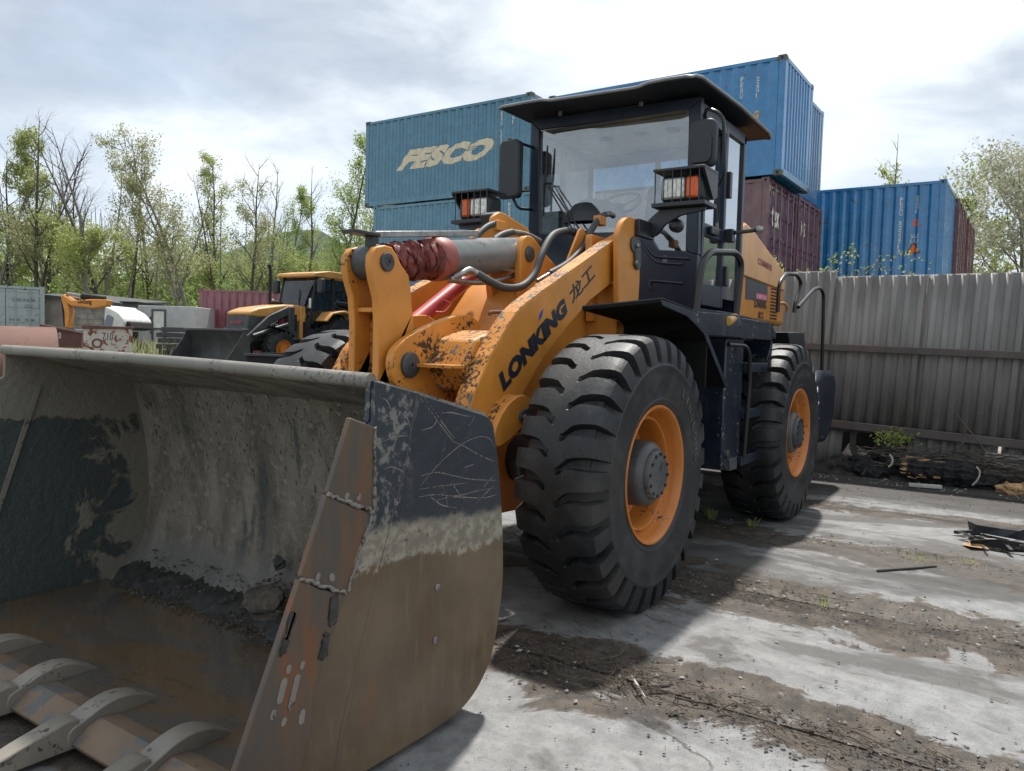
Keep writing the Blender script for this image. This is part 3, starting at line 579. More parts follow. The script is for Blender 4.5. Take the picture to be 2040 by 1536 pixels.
o = MB().tube(smoothpath([at(a, b_, 0, -6.05) for a, b_ in ((1772, 905), (1778, 915), (1776, 925), (1770, 930))], 3), .012, 6).build('bark_curl', M['bone']); tag(o, 'pale curled strip of bark left of the log', 'bark')
o = MB().tube(smoothpath([at(a, b_, 0, -6.0) for a, b_ in ((1945, 930), (1952, 940), (1948, 955), (1937, 967))], 3), .010, 6).build('bark_curl', M['bone']); tag(o, 'pale curled strip of bark right of the log', 'bark')
b = MB(); b.box(at(1843, 968, 2, .03), (.06, .34, .04), Matrix.Rotation(.3, 3, 'Z')); tag(b.build('plank', M['bone'], None, .006), 'short pale board lying in front of the charred log', 'board')
b = MB(); rg = random.Random(23)
c0 = at(1782, 873, 0, -6.45)
for _ in range(260):
    p = c0+Vector((rg.gauss(0, .05), rg.gauss(0, .09), rg.gauss(0, .06))); s = rg.uniform(.012, .03); n = Vector((rg.gauss(0, 1), rg.gauss(0, 1), rg.gauss(0, 1))).normalized(); u = n.orthogonal().normalized()*s; v = n.cross(u)*.5
    b.add([p-u-v, p+u-v, p+u+v, p-u+v], [(0, 1, 2, 3)])
sp = empty('green_shrub', (c0.x, c0.y, 0)); tag(sp, 'small bright green shrub growing from the gap under the fence', 'shrub'); o = b.build('foliage', M['leaf_b'], smooth=0); o.parent = sp; o.matrix_parent_inverse = Matrix.Translation((-c0.x, -c0.y, 0))
o = MB().tube([(c0.x, c0.y, 0), (c0.x+.02, c0.y, c0.z)], .008, 6).build('stem', M['bark']); o.parent = sp; o.matrix_parent_inverse = Matrix.Translation((-c0.x, -c0.y, 0))
# bank of dark soil and ash along the foot of the fence
b = MB(); rg = random.Random(44); ny, nx = 70, 8
for j in range(ny+1):
    y = -1.2+6.6*j/ny; hh = .10+.09*math.sin(j*.31)+.05*math.sin(j*.83+1)+(.12 if 1.0 < y < 1.9 else 0)
    for k in range(nx+1):
        t = k/nx; b.v.append((-6.78+.75*t+rg.uniform(-.03, .03)+.05*math.sin(j*.6)*t, y+rg.uniform(-.03, .03), -.02+max(0, hh)*(1-t)**1.4+(rg.uniform(0, .035) if k < nx else 0)))
b.f = [(j*(nx+1)+k, j*(nx+1)+k+1, (j+1)*(nx+1)+k+1, (j+1)*(nx+1)+k) for j in range(ny) for k in range(nx)]
tag(b.build('soil_bank', M['ash'], smooth=0), 'low bank of dark soil and ash along the foot of the fence', 'soil', kind='stuff')
tag(litter('bank_chips', [(-6.7, -5.7, -.2, 4.6, 700, 0)], M['pebble'], .006, .028, 16), 'pale chips of rubble scattered before the fence', 'rubble', kind='stuff')
# torn black scrap at the right edge
sc = empty('torn_scrap', (-3.3, 2.95, 0)); tag(sc, 'torn black plastic car scrap on the lit slab at right', 'scrap'); rg = random.Random(31)
def torn(name, pts, h, m):
    b = MB(); P = [Vector(p) for p in pts]; n = len(P)
    for p in P: b.v.append(tuple(p))
    for p in P: b.v.append((p.x+rg.uniform(-.04, .04), p.y+rg.uniform(-.03, .03), p.z+h*rg.uniform(.5, 1.2)))
    b.f = [(i, i+1, i+1+n, i+n) for i in range(n-1)]; o = b.build(name, M[m], sc, smooth=0); s = o.modifiers.new('t', 'SOLIDIFY'); s.thickness = .012
torn('torn_panel', [(-.02, -.25, .02), (.06, -.18, .05), (.09, -.05, .04), (.04, .08, .04), (-.04, .22, .06), (-.10, .4, .05)], .15, 'blackplastic'); torn('torn_panel', [(.30, -.22, .01), (.36, .0, .02), (.34, .2, .02), (.26, .45, .03)], .07, 'char'); torn('torn_panel', [(.12, -.15, .01), (.18, .1, .02), (.15, .35, .02)], .06, 'blackplastic'); torn('torn_panel', [(-.12, .1, .03), (-.05, .22, .12), (-.02, .36, .05)], .12, 'wood')
for a, c in (((.24, -.20, .05), (.16, .6, .06)), ((.32, -.1, .03), (.40, .5, .03)), ((.05, -.1, .02), (-.1, .5, .04))): MB().tube([a, ((a[0]+c[0])/2, (a[1]+c[1])/2, a[2]+.02), c], .016, 6).build('strip', M['bone'] if a[0] == .24 else M['char'], sc)
for k in range(34):
    a = (rg.uniform(-.25, .45), rg.uniform(-.32, .5), .012); l = rg.uniform(.06, .3); an = rg.gauss(1.5, .7); MB().box((a[0], a[1], a[2]+rg.uniform(0, .06)), (l, rg.uniform(.01, .05), rg.uniform(.006, .025)), Matrix.Rotation(an, 3, 'Z') @ Matrix.Rotation(rg.uniform(-.25, .25), 3, 'Y')).build('shard', M[rg.choice(('char', 'blackplastic', 'char', 'wood', 'bone'))], sc, .002)
tag(MB().add([(-2.98, 2.66, .012), (-2.85, 2.74, .03), (-2.90, 2.86, .02), (-3.04, 2.78, .045)], [(0, 1, 2, 3)]).build('cardboard_scrap', M['woodpale'], smooth=0), 'crumpled tan cardboard scrap beside the torn black scrap', 'cardboard')

# ------------------------------------------------------------------ containers
CL, CW, CH = 6.058, 2.438, 2.591
def corr(L_, x0, x1, per=.278, d=.036):
    pts = []; x = x0
    while x+per <= x1+1e-6:
        pts += [(x, 0), (x+.072, 0), (x+.140, d), (x+.210, d)]; x += per
    pts += [(x, 0), (x1, 0)] if x < x1-.005 else [(x1, 0)]
    return pts
SIDE = corr(CL, .16, CL-.16); ENDP = corr(CW, .16, CW-.16, .24, .042)
def side_depth(x):
    for (a, d0), (b_, d1) in zip(SIDE[:-1], SIDE[1:]):
        if a <= x <= b_: return d0+(d1-d0)*(x-a)/max(1e-6, b_-a)
    return 0
def cont_meshes():
    D = {}
    def panel(pts, fn, z0, z1):
        b = MB(); n = len(pts)
        for z in (z0, z1): b.v += [fn(p, d, z) for p, d in pts]
        b.f = [(i, i+1, n+i+1, n+i) for i in range(n-1)]; return b
    D['side'] = panel(SIDE, lambda p, d, z: (p, .012+d, z), .15, CH-.10).mesh('side_panel', 10)
    D['back'] = panel(SIDE, lambda p, d, z: (p, CW-.012-d, z), .15, CH-.10).mesh('side_panel', 10)
    D['end'] = panel(ENDP, lambda p, d, z: (CL-.012-d, p, z), .15, CH-.10).mesh('end_panel', 10)
    D['end0'] = panel(ENDP, lambda p, d, z: (.012+d, p, z), .15, CH-.10).mesh('end_panel', 10)
    f = MB()
    for x in (0, CL-.155): 
        for y in (0, CW-.155): f.bb(x+.004, x+.155-.004, y+.004, y+.151, .10, CH-.10)
    for y in (0.004, CW-.084):
        f.bb(.155, CL-.155, y, y+.08, CH-.10, CH-.028); f.bb(.155, CL-.155, y, y+.08, .02, .16)
    for x in (0.004, CL-.084): f.bb(x, x+.08, .155, CW-.155, CH-.11, CH-.02); f.bb(x, x+.08, .155, CW-.155, .02, .16)
    D['frame'] = f.mesh('frame', 30)
    D['roof'] = MB().bb(.10, CL-.10, .06, CW-.06, CH-.045, CH-.03).mesh('roof', 30); D['floor'] = MB().bb(.05, CL-.05, .05, CW-.05, .08, .14).mesh('floor', 30)
    c = MB(); c.bb(-.089, .089, -.081, .081, -.059, .059); D['cast'] = c.mesh('corner_casting', 30)
    h = MB(); h.capsule((0, 0, -.012), (0, 0, .012), .024, .003, (0, -1, 0)); D['hole'] = h.mesh('lifting_hole', 30)
    return D
CM = cont_meshes()
def mobj(name, me, m, parent, loc=(0, 0, 0)):
    o = bpy.data.objects.new(name, me); COL.objects.link(o); o.parent = parent; o.location = loc
    if not me.materials: me.materials.append(None)
    o.material_slots[0].link = 'OBJECT'; o.material_slots[0].material = m; return o
def drape(b):
    bm = bmesh.new(); vv = [bm.verts.new(v) for v in b.v]
    for f in b.f:
        try: bm.faces.new([vv[i] for i in f])
        except ValueError: pass
    bmesh.ops.triangulate(bm, faces=bm.faces)
    lo, hi = min(v[0] for v in b.v), max(v[0] for v in b.v)
    for x, _ in SIDE:
        if lo < x < hi: bmesh.ops.bisect_plane(bm, geom=bm.verts[:]+bm.edges[:]+bm.faces[:], plane_co=(x, 0, 0), plane_no=(1, 0, 0))
    for v in bm.verts: v.co.y = .012+side_depth(v.co.x)-.004
    bm.verts.index_update(); o = MB(); o.v = [tuple(v.co) for v in bm.verts]; o.f = [tuple(v.index for v in f.verts) for f in bm.faces]; bm.free(); return o
def container_box(loc, rz, m, label, doors=False, side=True, group='shipping containers', texts=(), stack=None, castm=None):
    r = empty('shipping_container', loc, rz); tag(r, label, 'container', group)
    mobj('frame', CM['frame'], m, r); mobj('side_panel', CM['side'], m, r); mobj('side_panel', CM['back'], m, r); mobj('roof', CM['roof'], m, r); mobj('floor', CM['floor'], m, r); mobj('end_panel', CM['end0'], m, r)
    for x in (.089, CL-.089):
        for y in (.081, CW-.081):
            for z in (.059, CH-.059):
                c = mobj('corner_casting', CM['cast'], castm or m, r, (x, y, z))
                if y < 1: mobj('lifting_hole', CM['hole'], M['char'], c, (0, -.0815, 0))
    if not doors: mobj('end_panel', CM['end'], m, r)
    else:
        for y0, y1 in ((.16, CW/2-.008), (CW/2+.008, CW-.16)):
            b = MB(); b.bb(CL-.06, CL-.03, y0, y1, .16, CH-.12)
            for z in (.20, .72, 1.26, 1.80, 2.36): b.bb(CL-.03, CL-.012, y0+.04, y1-.04, z, z+.07)
            d = b.build('door', m, r, .004)
            for k in (.28, .72):
                y = y0+(y1-y0)*k; MB().tube([(CL+.012, y, .12), (CL+.012, y, CH-.10)], .018, 8).build('lock_rod', castm or M['c_maroon2'], d)
                [MB().bb(CL+.004, CL+.03, y-.05, y+.05, a_, b_).build('rod_bracket', castm or M['c_maroon2'], d) for a_, b_ in ((.30, .38), (1.05, 1.10))]
        for y in (.155, CW-.155):
            for z in (.35, 1.0, 1.6, 2.2): MB().bb(CL-.02, CL+.012, y-.035, y+.035, z, z+.10).build('hinge', m, r)
    for (t_, x, z, w, h, mt, bold) in texts:
        text_on('lettering', t_, (x, 0, z), (w, 0, 0), (0, 0, h), mt, r, bold, fn=drape)
    return r
def vtext(s, x, ztop, ch, cw, mt): return [(c, x, ztop-(i+1)*ch*1.18, cw*(.35 if c in '1I' else 1), ch, mt, .02) for i, c in enumerate(s) if c != ' ']
Q = math.pi/2
# far stack with the big logo
fx = -13.52
fesco = container_box((fx, -14.51, 5.62), Q, M['c_teal'], 'teal container with cream FESCO lettering, top of the left stack', texts=vtext('FESU 2075512', 5.05, 2.35, .105, .075, M['white'])+vtext('22G1', 5.45, 2.30, .10, .07, M['white']), castm=M['casting'])
# slanted heavy logo, a dark slit through each letter as on the box
pts, f = text_geo('FESCO', .072, spacing=1.06)
lo = MB().add([(1.28+3.25*x+.5*y, 0, .98+.58*y) for x, y in pts], f); drape(lo).build('lettering', M['cream'], fesco, smooth=0)
for z, x in ((1.28, 3.95), (1.325, 3.97), (1.37, 3.99)): drape(MB().add([(x-.06, 0, z), (x+.50, 0, z), (x+.51, 0, z+.016), (x-.05, 0, z+.016)], [(0, 1, 2, 3)])).build('logo_stripe', M['c_teal'], fesco, smooth=0).location = (0, -.003, 0)
container_box((fx, -14.13, 3.02), Q, M['c_teal2'], 'teal container directly under the FESCO lettered one', texts=vtext('FESU 207', 5.0, 2.35, .105, .075, M['white']))
container_box((fx, -14.3, .42), Q, M['c_teal'], 'teal container at the bottom of the left stack', texts=())
ex = [('22', 5.28, 1.30, .13, .20, M['amber'], .0)]
container_box((-13.50, -1.85-CL, 5.40), Q, M['c_blue'], 'bright blue container overhanging a maroon one, highest in view', texts=vtext('FESU 2222020', 5.05, 2.28, .105, .075, M['white'])+vtext('22G1', 5.42, 2.22, .10, .07, M['white'])+[('G', 5.38, 1.28, .13, .18, M['yellowbrass'], .06), ('SU', 5.36, .98, .16, .10, M['white'], .0), ('LU', 5.36, .86, .16, .09, M['white'], .0)], castm=M['casting'])
r1 = container_box((-13.58, -2.12-CL, 2.80), Q, M['c_maroon'], 'maroon container with white tex lettering on its doors', True, texts=[('22', 5.02, 1.72, .17, .16, M['cream'], 0), ('G1', 5.02, 1.05, .17, .14, M['cream'], 0)])
text_on('lettering', 'tex', (CL-.008, .30, 1.55), (0, .62, 0), (0, 0, .46), M['white'], r1, .03)
container_box((-13.58, -2.15-CL, .20), Q, M['c_maroon2'], 'maroon container at the bottom of the right stack behind the loader')
container_box((-16.05, -2.18-CL, 5.46), Q, M['c_blue2'], 'blue container standing behind the highest blue one')
r2 = container_box((-16.05, -2.10-CL, 2.83), Q, M['c_maroon2'], 'faded maroon container with white marked doors, second from the front', True)
text_on('lettering', 'KS', (CL-.008, .32, 1.62), (0, .40, 0), (0, 0, .36), M['white'], r2, .02)
container_box((-16.05, -2.10-CL, .22), Q, M['c_maroon'], 'lowest maroon container of the second row')
P = at(1887, 356, 0, -18.9)
rb_ = container_box((-18.9, P.y-CL, P.z-CH), Q, M['c_blue'], 'blue container with yellow warning triangle behind the fence', texts=vtext('FESU 5222715', 4.98, 2.22, .105, .075, M['white'])+vtext('22G1', 5.36, 2.24, .10, .07, M['white'])+[('G', 5.30, 1.42, .14, .20, M['amber'], .06), ('SU', 5.28, 1.12, .18, .10, M['white'], 0), ('LU', 5.28, 1.0, .18, .09, M['white'], 0)], castm=M['c_blue2'])
drape(MB().add([(5.19, 0, .72), (5.53, 0, .72), (5.36, 0, 1.02)], [(0, 1, 2)])).build('warning_triangle', M['decal'], rb_, smooth=0); o = drape(MB().add([(5.225, 0, .742), (5.495, 0, .742), (5.36, 0, .98)], [(0, 1, 2)])).build('warning_triangle', M['amber'], rb_, smooth=0); o.location = (0, -.003, 0)
container_box((-18.9, P.y-CL, P.z-2*CH-.01), Q, M['c_blue2'], 'blue container underneath the one with the warning triangle')
P2 = at(1917, 390, 0, -21.4)
container_box((-21.45, P2.y-CL-.05, P2.z-CH-.05), Q, M['c_maroon'], 'maroon container with doors just right of the blue warning triangle one', True); container_box((-23.95, P2.y-CL+.02, P2.z-CH-.25), Q, M['c_maroon2'], 'rearmost maroon container at the right end of the row', True)
container_box((-21.45, P2.y-CL-.05, P2.z-2*CH-.06), Q, M['c_maroon2'], 'maroon container under the right hand maroon doors')
# containers across the yard on the left
RZ = math.atan2(CR[1], CR[0])
p = far(397, 575, 31.0); container_box((p.x, p.y, p.z-CH), RZ, M['c_red'], 'red container parked behind the yellow backhoe loader', texts=[('PE', 2.75, 1.1, .42, .24, M['bellowsring'], 0)])
p = far(89, 572, 34.0); q = RZ+R(33)
g = container_box((0, 0, 0), q-Q, M['c_grey'], 'light grey container with closed doors at the left edge', True, castm=M['c_grey'], texts=())
d = Vector((math.cos(q), math.sin(q), 0)); n = Vector((-d.y, d.x, 0))  # door face runs along d, body goes away from the camera
g.location = p - d*CW - (-n)*0 + Vector((0, 0, -CH)); g.location = Vector((p.x, p.y, p.z-CH)) - d*CW + n*CL if n.dot(Vector(CF)) > 0 else Vector((p.x, p.y, p.z-CH)) - d*CW - n*CL
for t_, y, z, w, h in (('CBHU 616554', 1.40, 2.02, .72, .13), ('22G1', 1.80, 1.80, .28, .11), ('M.G.W.', 1.34, 1.30, .34, .10), ('NET', 1.34, .72, .3, .12), ('30.480', 1.82, 1.30, .3, .1), ('28.300', 1.82, .72, .3, .1)):
    text_on('lettering', t_, (CL-.004, y, z), (0, w, 0), (0, 0, h), M['printgrey'], g, .0)
MB().bb(CL-.008, CL-.004, .35, .62, 1.72, 2.10).build('emblem', M['decalblue'], g); MB().lathe([(.09, 0), (.09, .003), (0, .003)], (CL-.006, .86, 1.95), (1, 0, 0), 16).build('emblem', M['white'], g); MB().add([(CL-.004, .78, .86), (CL-.004, .96, .86), (CL-.004, .87, .70)], [(0, 1, 2)]).build('emblem', M['white'], g, smooth=0)
# ------------------------------------------------------------------ WHEEL LOADER (x forward, y to its left, z up)
L = empty('wheel_loader'); tag(L, 'large orange and navy wheel loader with muddy bucket, nearest machine', 'wheel loader')
def xz(px, py, y): p = at(px, py, 1, y); return (p.x, p.z)
def xzs(lst, y): return [xz(a, b, y) for a, b in lst]
def yz(px, py, x): p = at(px, py, 0, x); return (p.y, p.z)
def mirror(o, parent=None):
    c = link_copy(o, parent or o.parent); c.scale = (c.scale[0], -c.scale[1], c.scale[2]); return c

# ---- bucket
BW = 1.30
def lift(q):
    x, y, z = q; k = min(1, max(0, (z-.9)/.46)); return (x, y, z + k*(.0175*(1-y/BW) + .008*math.cos(y/BW*math.pi/2)))
prof = [(2.74, .047), (2.3, .047), (1.95, .047)] + [(1.80, .062), (1.70, .098), (1.612, .160), (1.555, .24), (1.518, .345), (1.498, .48), (1.497, .62), (1.510, .80), (1.545, 1.0), (1.592, 1.17)]
prof = [tuple(p) for p in smoothpath([Vector((a, b, 0)) for a, b in prof], 3)]
prof = [(p[0], p[1]) for p in prof] + [(1.62, 1.205), (1.75, 1.238), (2.0, 1.297), (2.284, 1.36)]
bucket = MB().sheet(prof, .024, -BW+.02, BW-.02, ny=40, fn=lift).build('bucket', M['bucket_in'], L)
lipb = MB(); rr = [lift((2.288, y, 1.362)) for y in np.linspace(-BW, BW, 25)]; lipb.tube(rr, .026, 10)
lipb.build('top_lip', M['lip'], bucket)
plate = [(2.292, 1.37), (2.075, 1.318), (1.62, 1.205), (1.580, 1.17), (1.535, 1.0), (1.507, .84), (1.483, .62), (1.480, .473), (1.512, .300), (1.560, .17), (1.65, .085), (1.75, .042), (1.92, .028), (2.88, .028), (2.80, .20), (2.672, .50), (2.568, .74), (2.456, .98), (2.36, 1.20), (2.298, 1.235)]
plate = rpoly(plate, [.02, .3, .05, .05, .1, .1, .1, .1, .1, .1, .1, .1, .1, .0, .0, 0, 0, 0, .0, .0])
def plate_lift(mb):
    mb.v = [lift(v) for v in mb.v]; return mb
plate_lift(MB().prism(plate, 1, BW-.022, BW)).build('side_plate', M['bucket_out'], bucket, .004)
plate_lift(MB().prism(plate, 1, -BW, -BW+.022)).build('side_plate', M['bucket_end'], bucket, .004)
# doubler plate at the front of the near side
ridge = xzs([(830, 784), (807, 927), (780, 1033), (748, 1161), (706, 1336), (679, 1448), (666, 1536)], BW)
dbl = [(2.288, 1.362)] + ridge + [(2.33, .031), (2.86, .031), (2.78, .22), (2.55, .75), (2.35, 1.19), (2.292, 1.23)]
MB().prism(dbl, 1, BW+.0005, BW+.018).build('wear_plate', M['bucket_out'], bucket, .003)
# three worn side cutters
fr = [(698, 832), (652.6, 983), (599, 1153), (520, 1384), (469, 1536)]; YS = BW+.04
pc = [[(698, 832), (745.6, 850), (751, 943), (743, 1018), (700, 1004), (652.6, 983)],
      [(650, 987), (700, 1008), (742, 1022), (706, 1119), (690, 1180), (640, 1170), (599, 1150)],
      [(597, 1155), (640, 1174), (689, 1184), (668.5, 1251), (647, 1305), (626, 1374), (620.7, 1453), (600, 1536), (560, 1640), (440, 1640), (469, 1536), (520, 1384)]]
for pl in pc:
    MB().prism(xzs(pl, YS), 1, BW+.019, YS).build('side_cutter', M['cutter'], bucket, .004)
    MB().prism(xzs(pl, YS), 1, -YS, -BW-.004).build('side_cutter', M['cutter'], bucket, .004)
# weld beads at the cutter joints
rnd = random.Random(3)
for a, b in (((652, 984), (743, 1019)), ((599, 1152), (690, 1182)), ((746, 852), (744, 1016)), ((741, 1022), (691, 1180))):
    A, B = at(*a, 1, YS), at(*b, 1, YS); w = MB(); n = int((B-A).length/.011)
    pts = [A.lerp(B, i/n) + Vector((rnd.uniform(-.004, .004), .002, rnd.uniform(-.004, .004))) for i in range(n+1)]
    w.tube(pts, [.0045+rnd.uniform(-.002, .004) for _ in pts], 6); w.build('weld_bead', M['weld'], bucket)
for a, b, r in (((566, 1358), (557, 1394), .014), ((592, 1350), (579, 1408), .013), ((575, 1330), (574, 1336), .011), ((603, 1322), (601, 1328), .010), ((545, 1420), (543, 1427), .012), ((566, 1435), (564, 1441), .011), ((602, 1420), (600, 1436), .013), ((660, 1148), (662, 1152), .012), ((634, 1146), (632, 1152), .010), ((715, 988), (714, 992), .010), ((692, 985), (690, 990), .010)):
    MB().capsule(at(*a, 1, YS+.0005), at(*b, 1, YS+.0005), r*.85, .0015, (0, 1, 0)).build('slot', M['weld'], bucket)
for a, b, r in (((582, 1230), (573, 1262), .013), ((568, 1282), (564, 1296), .014), ((666, 1195), (662, 1235), .015), ((648, 1270), (644, 1305), .014)):
    mb = MB(); A, B = at(*a, 1, YS), at(*b, 1, YS); mb.capsule(A, B, r, .004, (0, 1, 0)); mb.v = [(x+rnd.uniform(-.008, .008), y, z+rnd.uniform(-.008, .008)) for x, y, z in mb.v]; mb.build('mud_patch', M['mud'], bucket)
for px, py in ((871, 1170), (866, 1275)):
    MB().lathe([(.014, 0), (.014, .004), (.008, .006), (0, .006)], at(px, py, 1, BW), (0, 1, 0), 12).build('rivet', M['steel'], bucket)
MB().capsule(at(75, 772, 1, -BW+.03), at(-20, 1060, 1, -BW+.03), .011, .012, (0, 1, 0)).build('guide_bar', M['lip'], bucket)
# cutting edge: segments between the tooth adapters, then adapters and long tips
TY = [-1.05, -.594, -.138, .318, .768, 1.2]
for i, y in enumerate(TY):
    if i < len(TY)-1:
        y0, y1 = y+.052, TY[i+1]-.052
        MB().prism([(2.46, .055), (2.56, .070), (2.63, .095), (2.69, .104), (2.73, .090), (2.79, .045), (2.785, .03), (2.70, .03), (2.46, .05)], 1, y0, y1).build('edge_segment', M['edge'], bucket, .002, 18)
    ad = [(2.40, .062), (2.46, .095), (2.53, .135), (2.60, .150), (2.67, .140), (2.74, .110), (2.80, .09), (2.80, .02), (2.70, .012), (2.5, .015), (2.5, .06)]
    MB().prism(rpoly(ad, .03), 1, y-.048, y+.048).build('tooth_adapter', M['tooth'], bucket, .008)
    t = MB(); h0, h1, w0, w1 = .128, .05, .058, .045
    vs = []
    for x, h, w in ((2.755, .118, .046), (2.79, .126, .046), (2.95, .090, .041), (3.12, .040, .034)):
        vs += [(x, y-w, .018), (x, y+w, .018), (x, y+w*.92, h), (x, y-w*.92, h)]
    fs = [(0, 1, 2, 3), (12, 15, 14, 13)] + [(j*4+k, j*4+(k+1) % 4, j*4+4+(k+1) % 4, j*4+4+k) for j in range(3) for k in range(4)]
    t.add(vs, fs).build('bucket_tooth', M['tooth'], bucket, .006)
# bucket hinge brackets at the back
for y in (-.53, .53, 0):
    MB().prism([(1.475, .34), (1.36, .34), (1.32, .42), (1.36, .50), (1.47, .66)], 1, y-.09, y-.05).build('hinge_bracket', M['navy'], bucket, .004)
    MB().prism([(1.475, .34), (1.36, .34), (1.32, .42), (1.36, .50), (1.47, .66)], 1, y+.05, y+.09).build('hinge_bracket', M['navy'], bucket, .004)

# ---- lift arms
YO, YI = .585, .475
left = [(936, 811), (945, 782), (964, 741), (976, 710), (998, 672), (1013, 647), (1029, 623), (1050, 603), (1090, 573), (1150, 531), (1225, 478), (1252, 462)]
right = [(1262, 505), (1240, 540), (1215, 567), (1174, 600), (1131, 651), (1096, 698), (1070, 735), (1043, 784), (1046, 806), (1040, 840), (1010, 880), (985, 897)]
arm = xzs(left, YO) + xzs(right, YO) + [(.80, .62), (1.15, .38), (1.33, .33), (1.42, .39), (1.41, .48), (1.22, .62), (1.05, .86), (.975, 1.02)]
boom = MB().prism(arm, 1, YI, YO).build('boom_arm', M['orange'], L, .006)
# chipped upper rim of the arm as its own worn edge plate
rimp = xzs(left[:-1], YO); rb = MB()
for i in range(len(rimp)-1):
    (x0, z0), (x1, z1) = rimp[i], rimp[i+1]; nx, nz = (z1-z0), -(x1-x0); l = math.hypot(nx, nz); nx, nz = -nx/l*.004, -nz/l*.004
    if nx*1+nz*.3 < 0 and nz < 0: nx, nz = -nx, -nz
    rb.add([(x0, YI+.002, z0), (x1, YI+.002, z1), (x1, YO-.002, z1), (x0, YO-.002, z0), (x0+nx, YI+.002, z0+nz), (x1+nx, YI+.002, z1+nz), (x1+nx, YO-.002, z1+nz), (x0+nx, YO-.002, z0+nz)], [(0, 1, 2, 3), (7, 6, 5, 4), (0, 4, 5, 1), (1, 5, 6, 2), (2, 6, 7, 3), (3, 7, 4, 0)])
rb.build('arm_edge', M['orange_chipped'], boom)
bracket = xzs([(1046, 786), (1030, 790), (1012, 806), (998, 828), (988, 852), (984, 875), (986, 886), (995, 891), (1012, 880), (1040, 853), (1060, 825), (1062, 800)], .68)
MB().prism(rpoly(bracket, .02), 1, .64, .68).build('cylinder_bracket', M['orange'], boom, .006)
MB().prism(rpoly(bracket, .02), 1, YO, .64).build('bracket_rim', M['orange_chipped'], boom, .003)
far_boom = mirror(boom)
o0 = at(1003, 782, 1, YO); u = at(1131, 624, 1, YO)-o0; v = at(993, 746, 1, YO)-o0
text_on('lettering', 'LONKING', o0, u, v, M['decal'], boom, bold=.07, off=(0, .002, 0), spacing=1.02)
q = [at(a, b, 1, YO+.002) for a, b in ((1073, 641), (1080, 630), (1083, 614), (1075, 626))]
MB().add(q, [(0, 1, 2, 3)]).build('lettering', M['decalblue'], boom, smooth=0)
o0 = at(1140, 607, 1, YO); u = at(1186, 552, 1, YO)-o0; v = at(1131, 577, 1, YO)-o0
text_on('lettering', '龙工', o0, u, v, M['decal'], boom, bold=.02, off=(0, .002, 0))
# pin keeper plate on the bracket
A, B = at(1040, 830, 1, .682), at(1062, 817, 1, .682)
k = MB().capsule(A, B, .036, .014, (0, 1, 0)).build('pin_keeper', M['hub'], L, .003)
MB().lathe([(.017, 0), (.017, .012), (.01, .016), (0, .016)], A+Vector((0, .014, 0)), (0, 1, 0), 6).build('bolt', M['steel'], k)
MB().lathe([(.017, 0), (.017, .012), (.01, .016), (0, .016)], B+Vector((0, .014, 0)), (0, 1, 0), 6).build('bolt', M['black'], k)
# lift cylinders
for s in (1, -1):
    c = MB(); c.tube([(.05, .61*s, 1.02), (-.62, .60*s, .93)], .075, 20); c.lathe([(.085, 0), (.085, .06), (.075, .06)], (.06, .61*s, 1.02), Vector((-.67, 0, -.09)), 20)
    lc = c.build('lift_cylinder', M['cylgrey'], L); MB().tube([(.40, .61*s, 1.06), (.05, .61*s, 1.02)], .04, 16).build('rod', M['chrome'], lc); MB().cyl((.40, .56*s, 1.06), (.40, .66*s, 1.06), .07).build('rod_eye', M['hub'], lc)

# ---- cross tube and pivot ears of the boom
cb = rpoly([(.96, 1.40), (.90, 1.52), (.62, 1.60), (.34, 1.585), (.22, 1.45), (.26, 1.30), (.5, 1.22), (.78, 1.24)], .06)
cross = MB().prism([(.72, 1.36), (.62, 1.52), (.40, 1.58), (.24, 1.50), (.20, 1.34), (.34, 1.22), (.60, 1.22)], 1, -YI, YI).build('cross_tube', M['orange_chipped'], L, .02)
ear = rpoly(xzs([(779, 722), (786, 697), (806, 676), (832, 660), (868, 643), (905, 629), (938, 627), (955, 640), (962, 668), (940, 735), (905, 800), (880, 808), (838, 798), (800, 784), (785, 758)], .20), .04)
for a, b in ((.15, .20), (-.20, -.15)): MB().prism(ear, 1, a, b).build('pivot_ear', M['orange_worn'], cross, .006)
MB().bb(.55, .82, .202, .47, 1.355, 1.375).build('gusset', M['orange_worn'], cross, .003)
pv = at(815, 727, 1, .20)
MB().lathe([(.072, 0), (.072, .018), (.066, .022), (.024, .022), (.022, .026), (.012, .026), (.010, .014), (0, .014)], (pv.x, .20, pv.z), (0, 1, 0), 28).build('pivot_pin', M['hub'], L)
# ---- rocker (bellcrank)
rk = xzs([(738, 530), (739, 508), (749, 492), (768, 488), (781, 492), (789, 505), (801, 530), (815, 548), (819, 580), (823, 626), (826, 655)], .115) + [(.82, 1.42), (.98, 1.20), (1.20, .98), (1.27, .90), (1.24, .84), (1.16, .84)] + xzs([(752, 743), (754, 641), (751, 592), (742, 557)], .115)
rocker = MB().prism(rk, 1, .07, .115).build('rocker', M['orange'], L, .008)
MB().prism(rk, 1, -.115, -.07).build('rocker_plate', M['orange_worn'], rocker, .008)
rock_e = MB().add([], []); 
MB().bb(.86, .895, -.07, .07, 1.0, 1.68).build('rocker_web', M['orange_chipped'], rocker)
MB().bb(.895, 1.0, -.07, .07, 1.655, 1.68).build('rocker_shelf', M['orange_worn'], rocker, .003)
pt = at(770, 522, 1, .115)
MB().cyl((pt.x, -.068, pt.z), (pt.x, .068, pt.z), .098, 32).build('rod_eye', M['hub'], rocker, .012)
MB().lathe([(.052, 0), (.052, .012), (.047, .016), (.02, .016), (.018, .02), (.01, .02), (.008, .012), (0, .012)], (pt.x, .115, pt.z), (0, 1, 0), 28).build('rocker_pin', M['hub'], rocker)
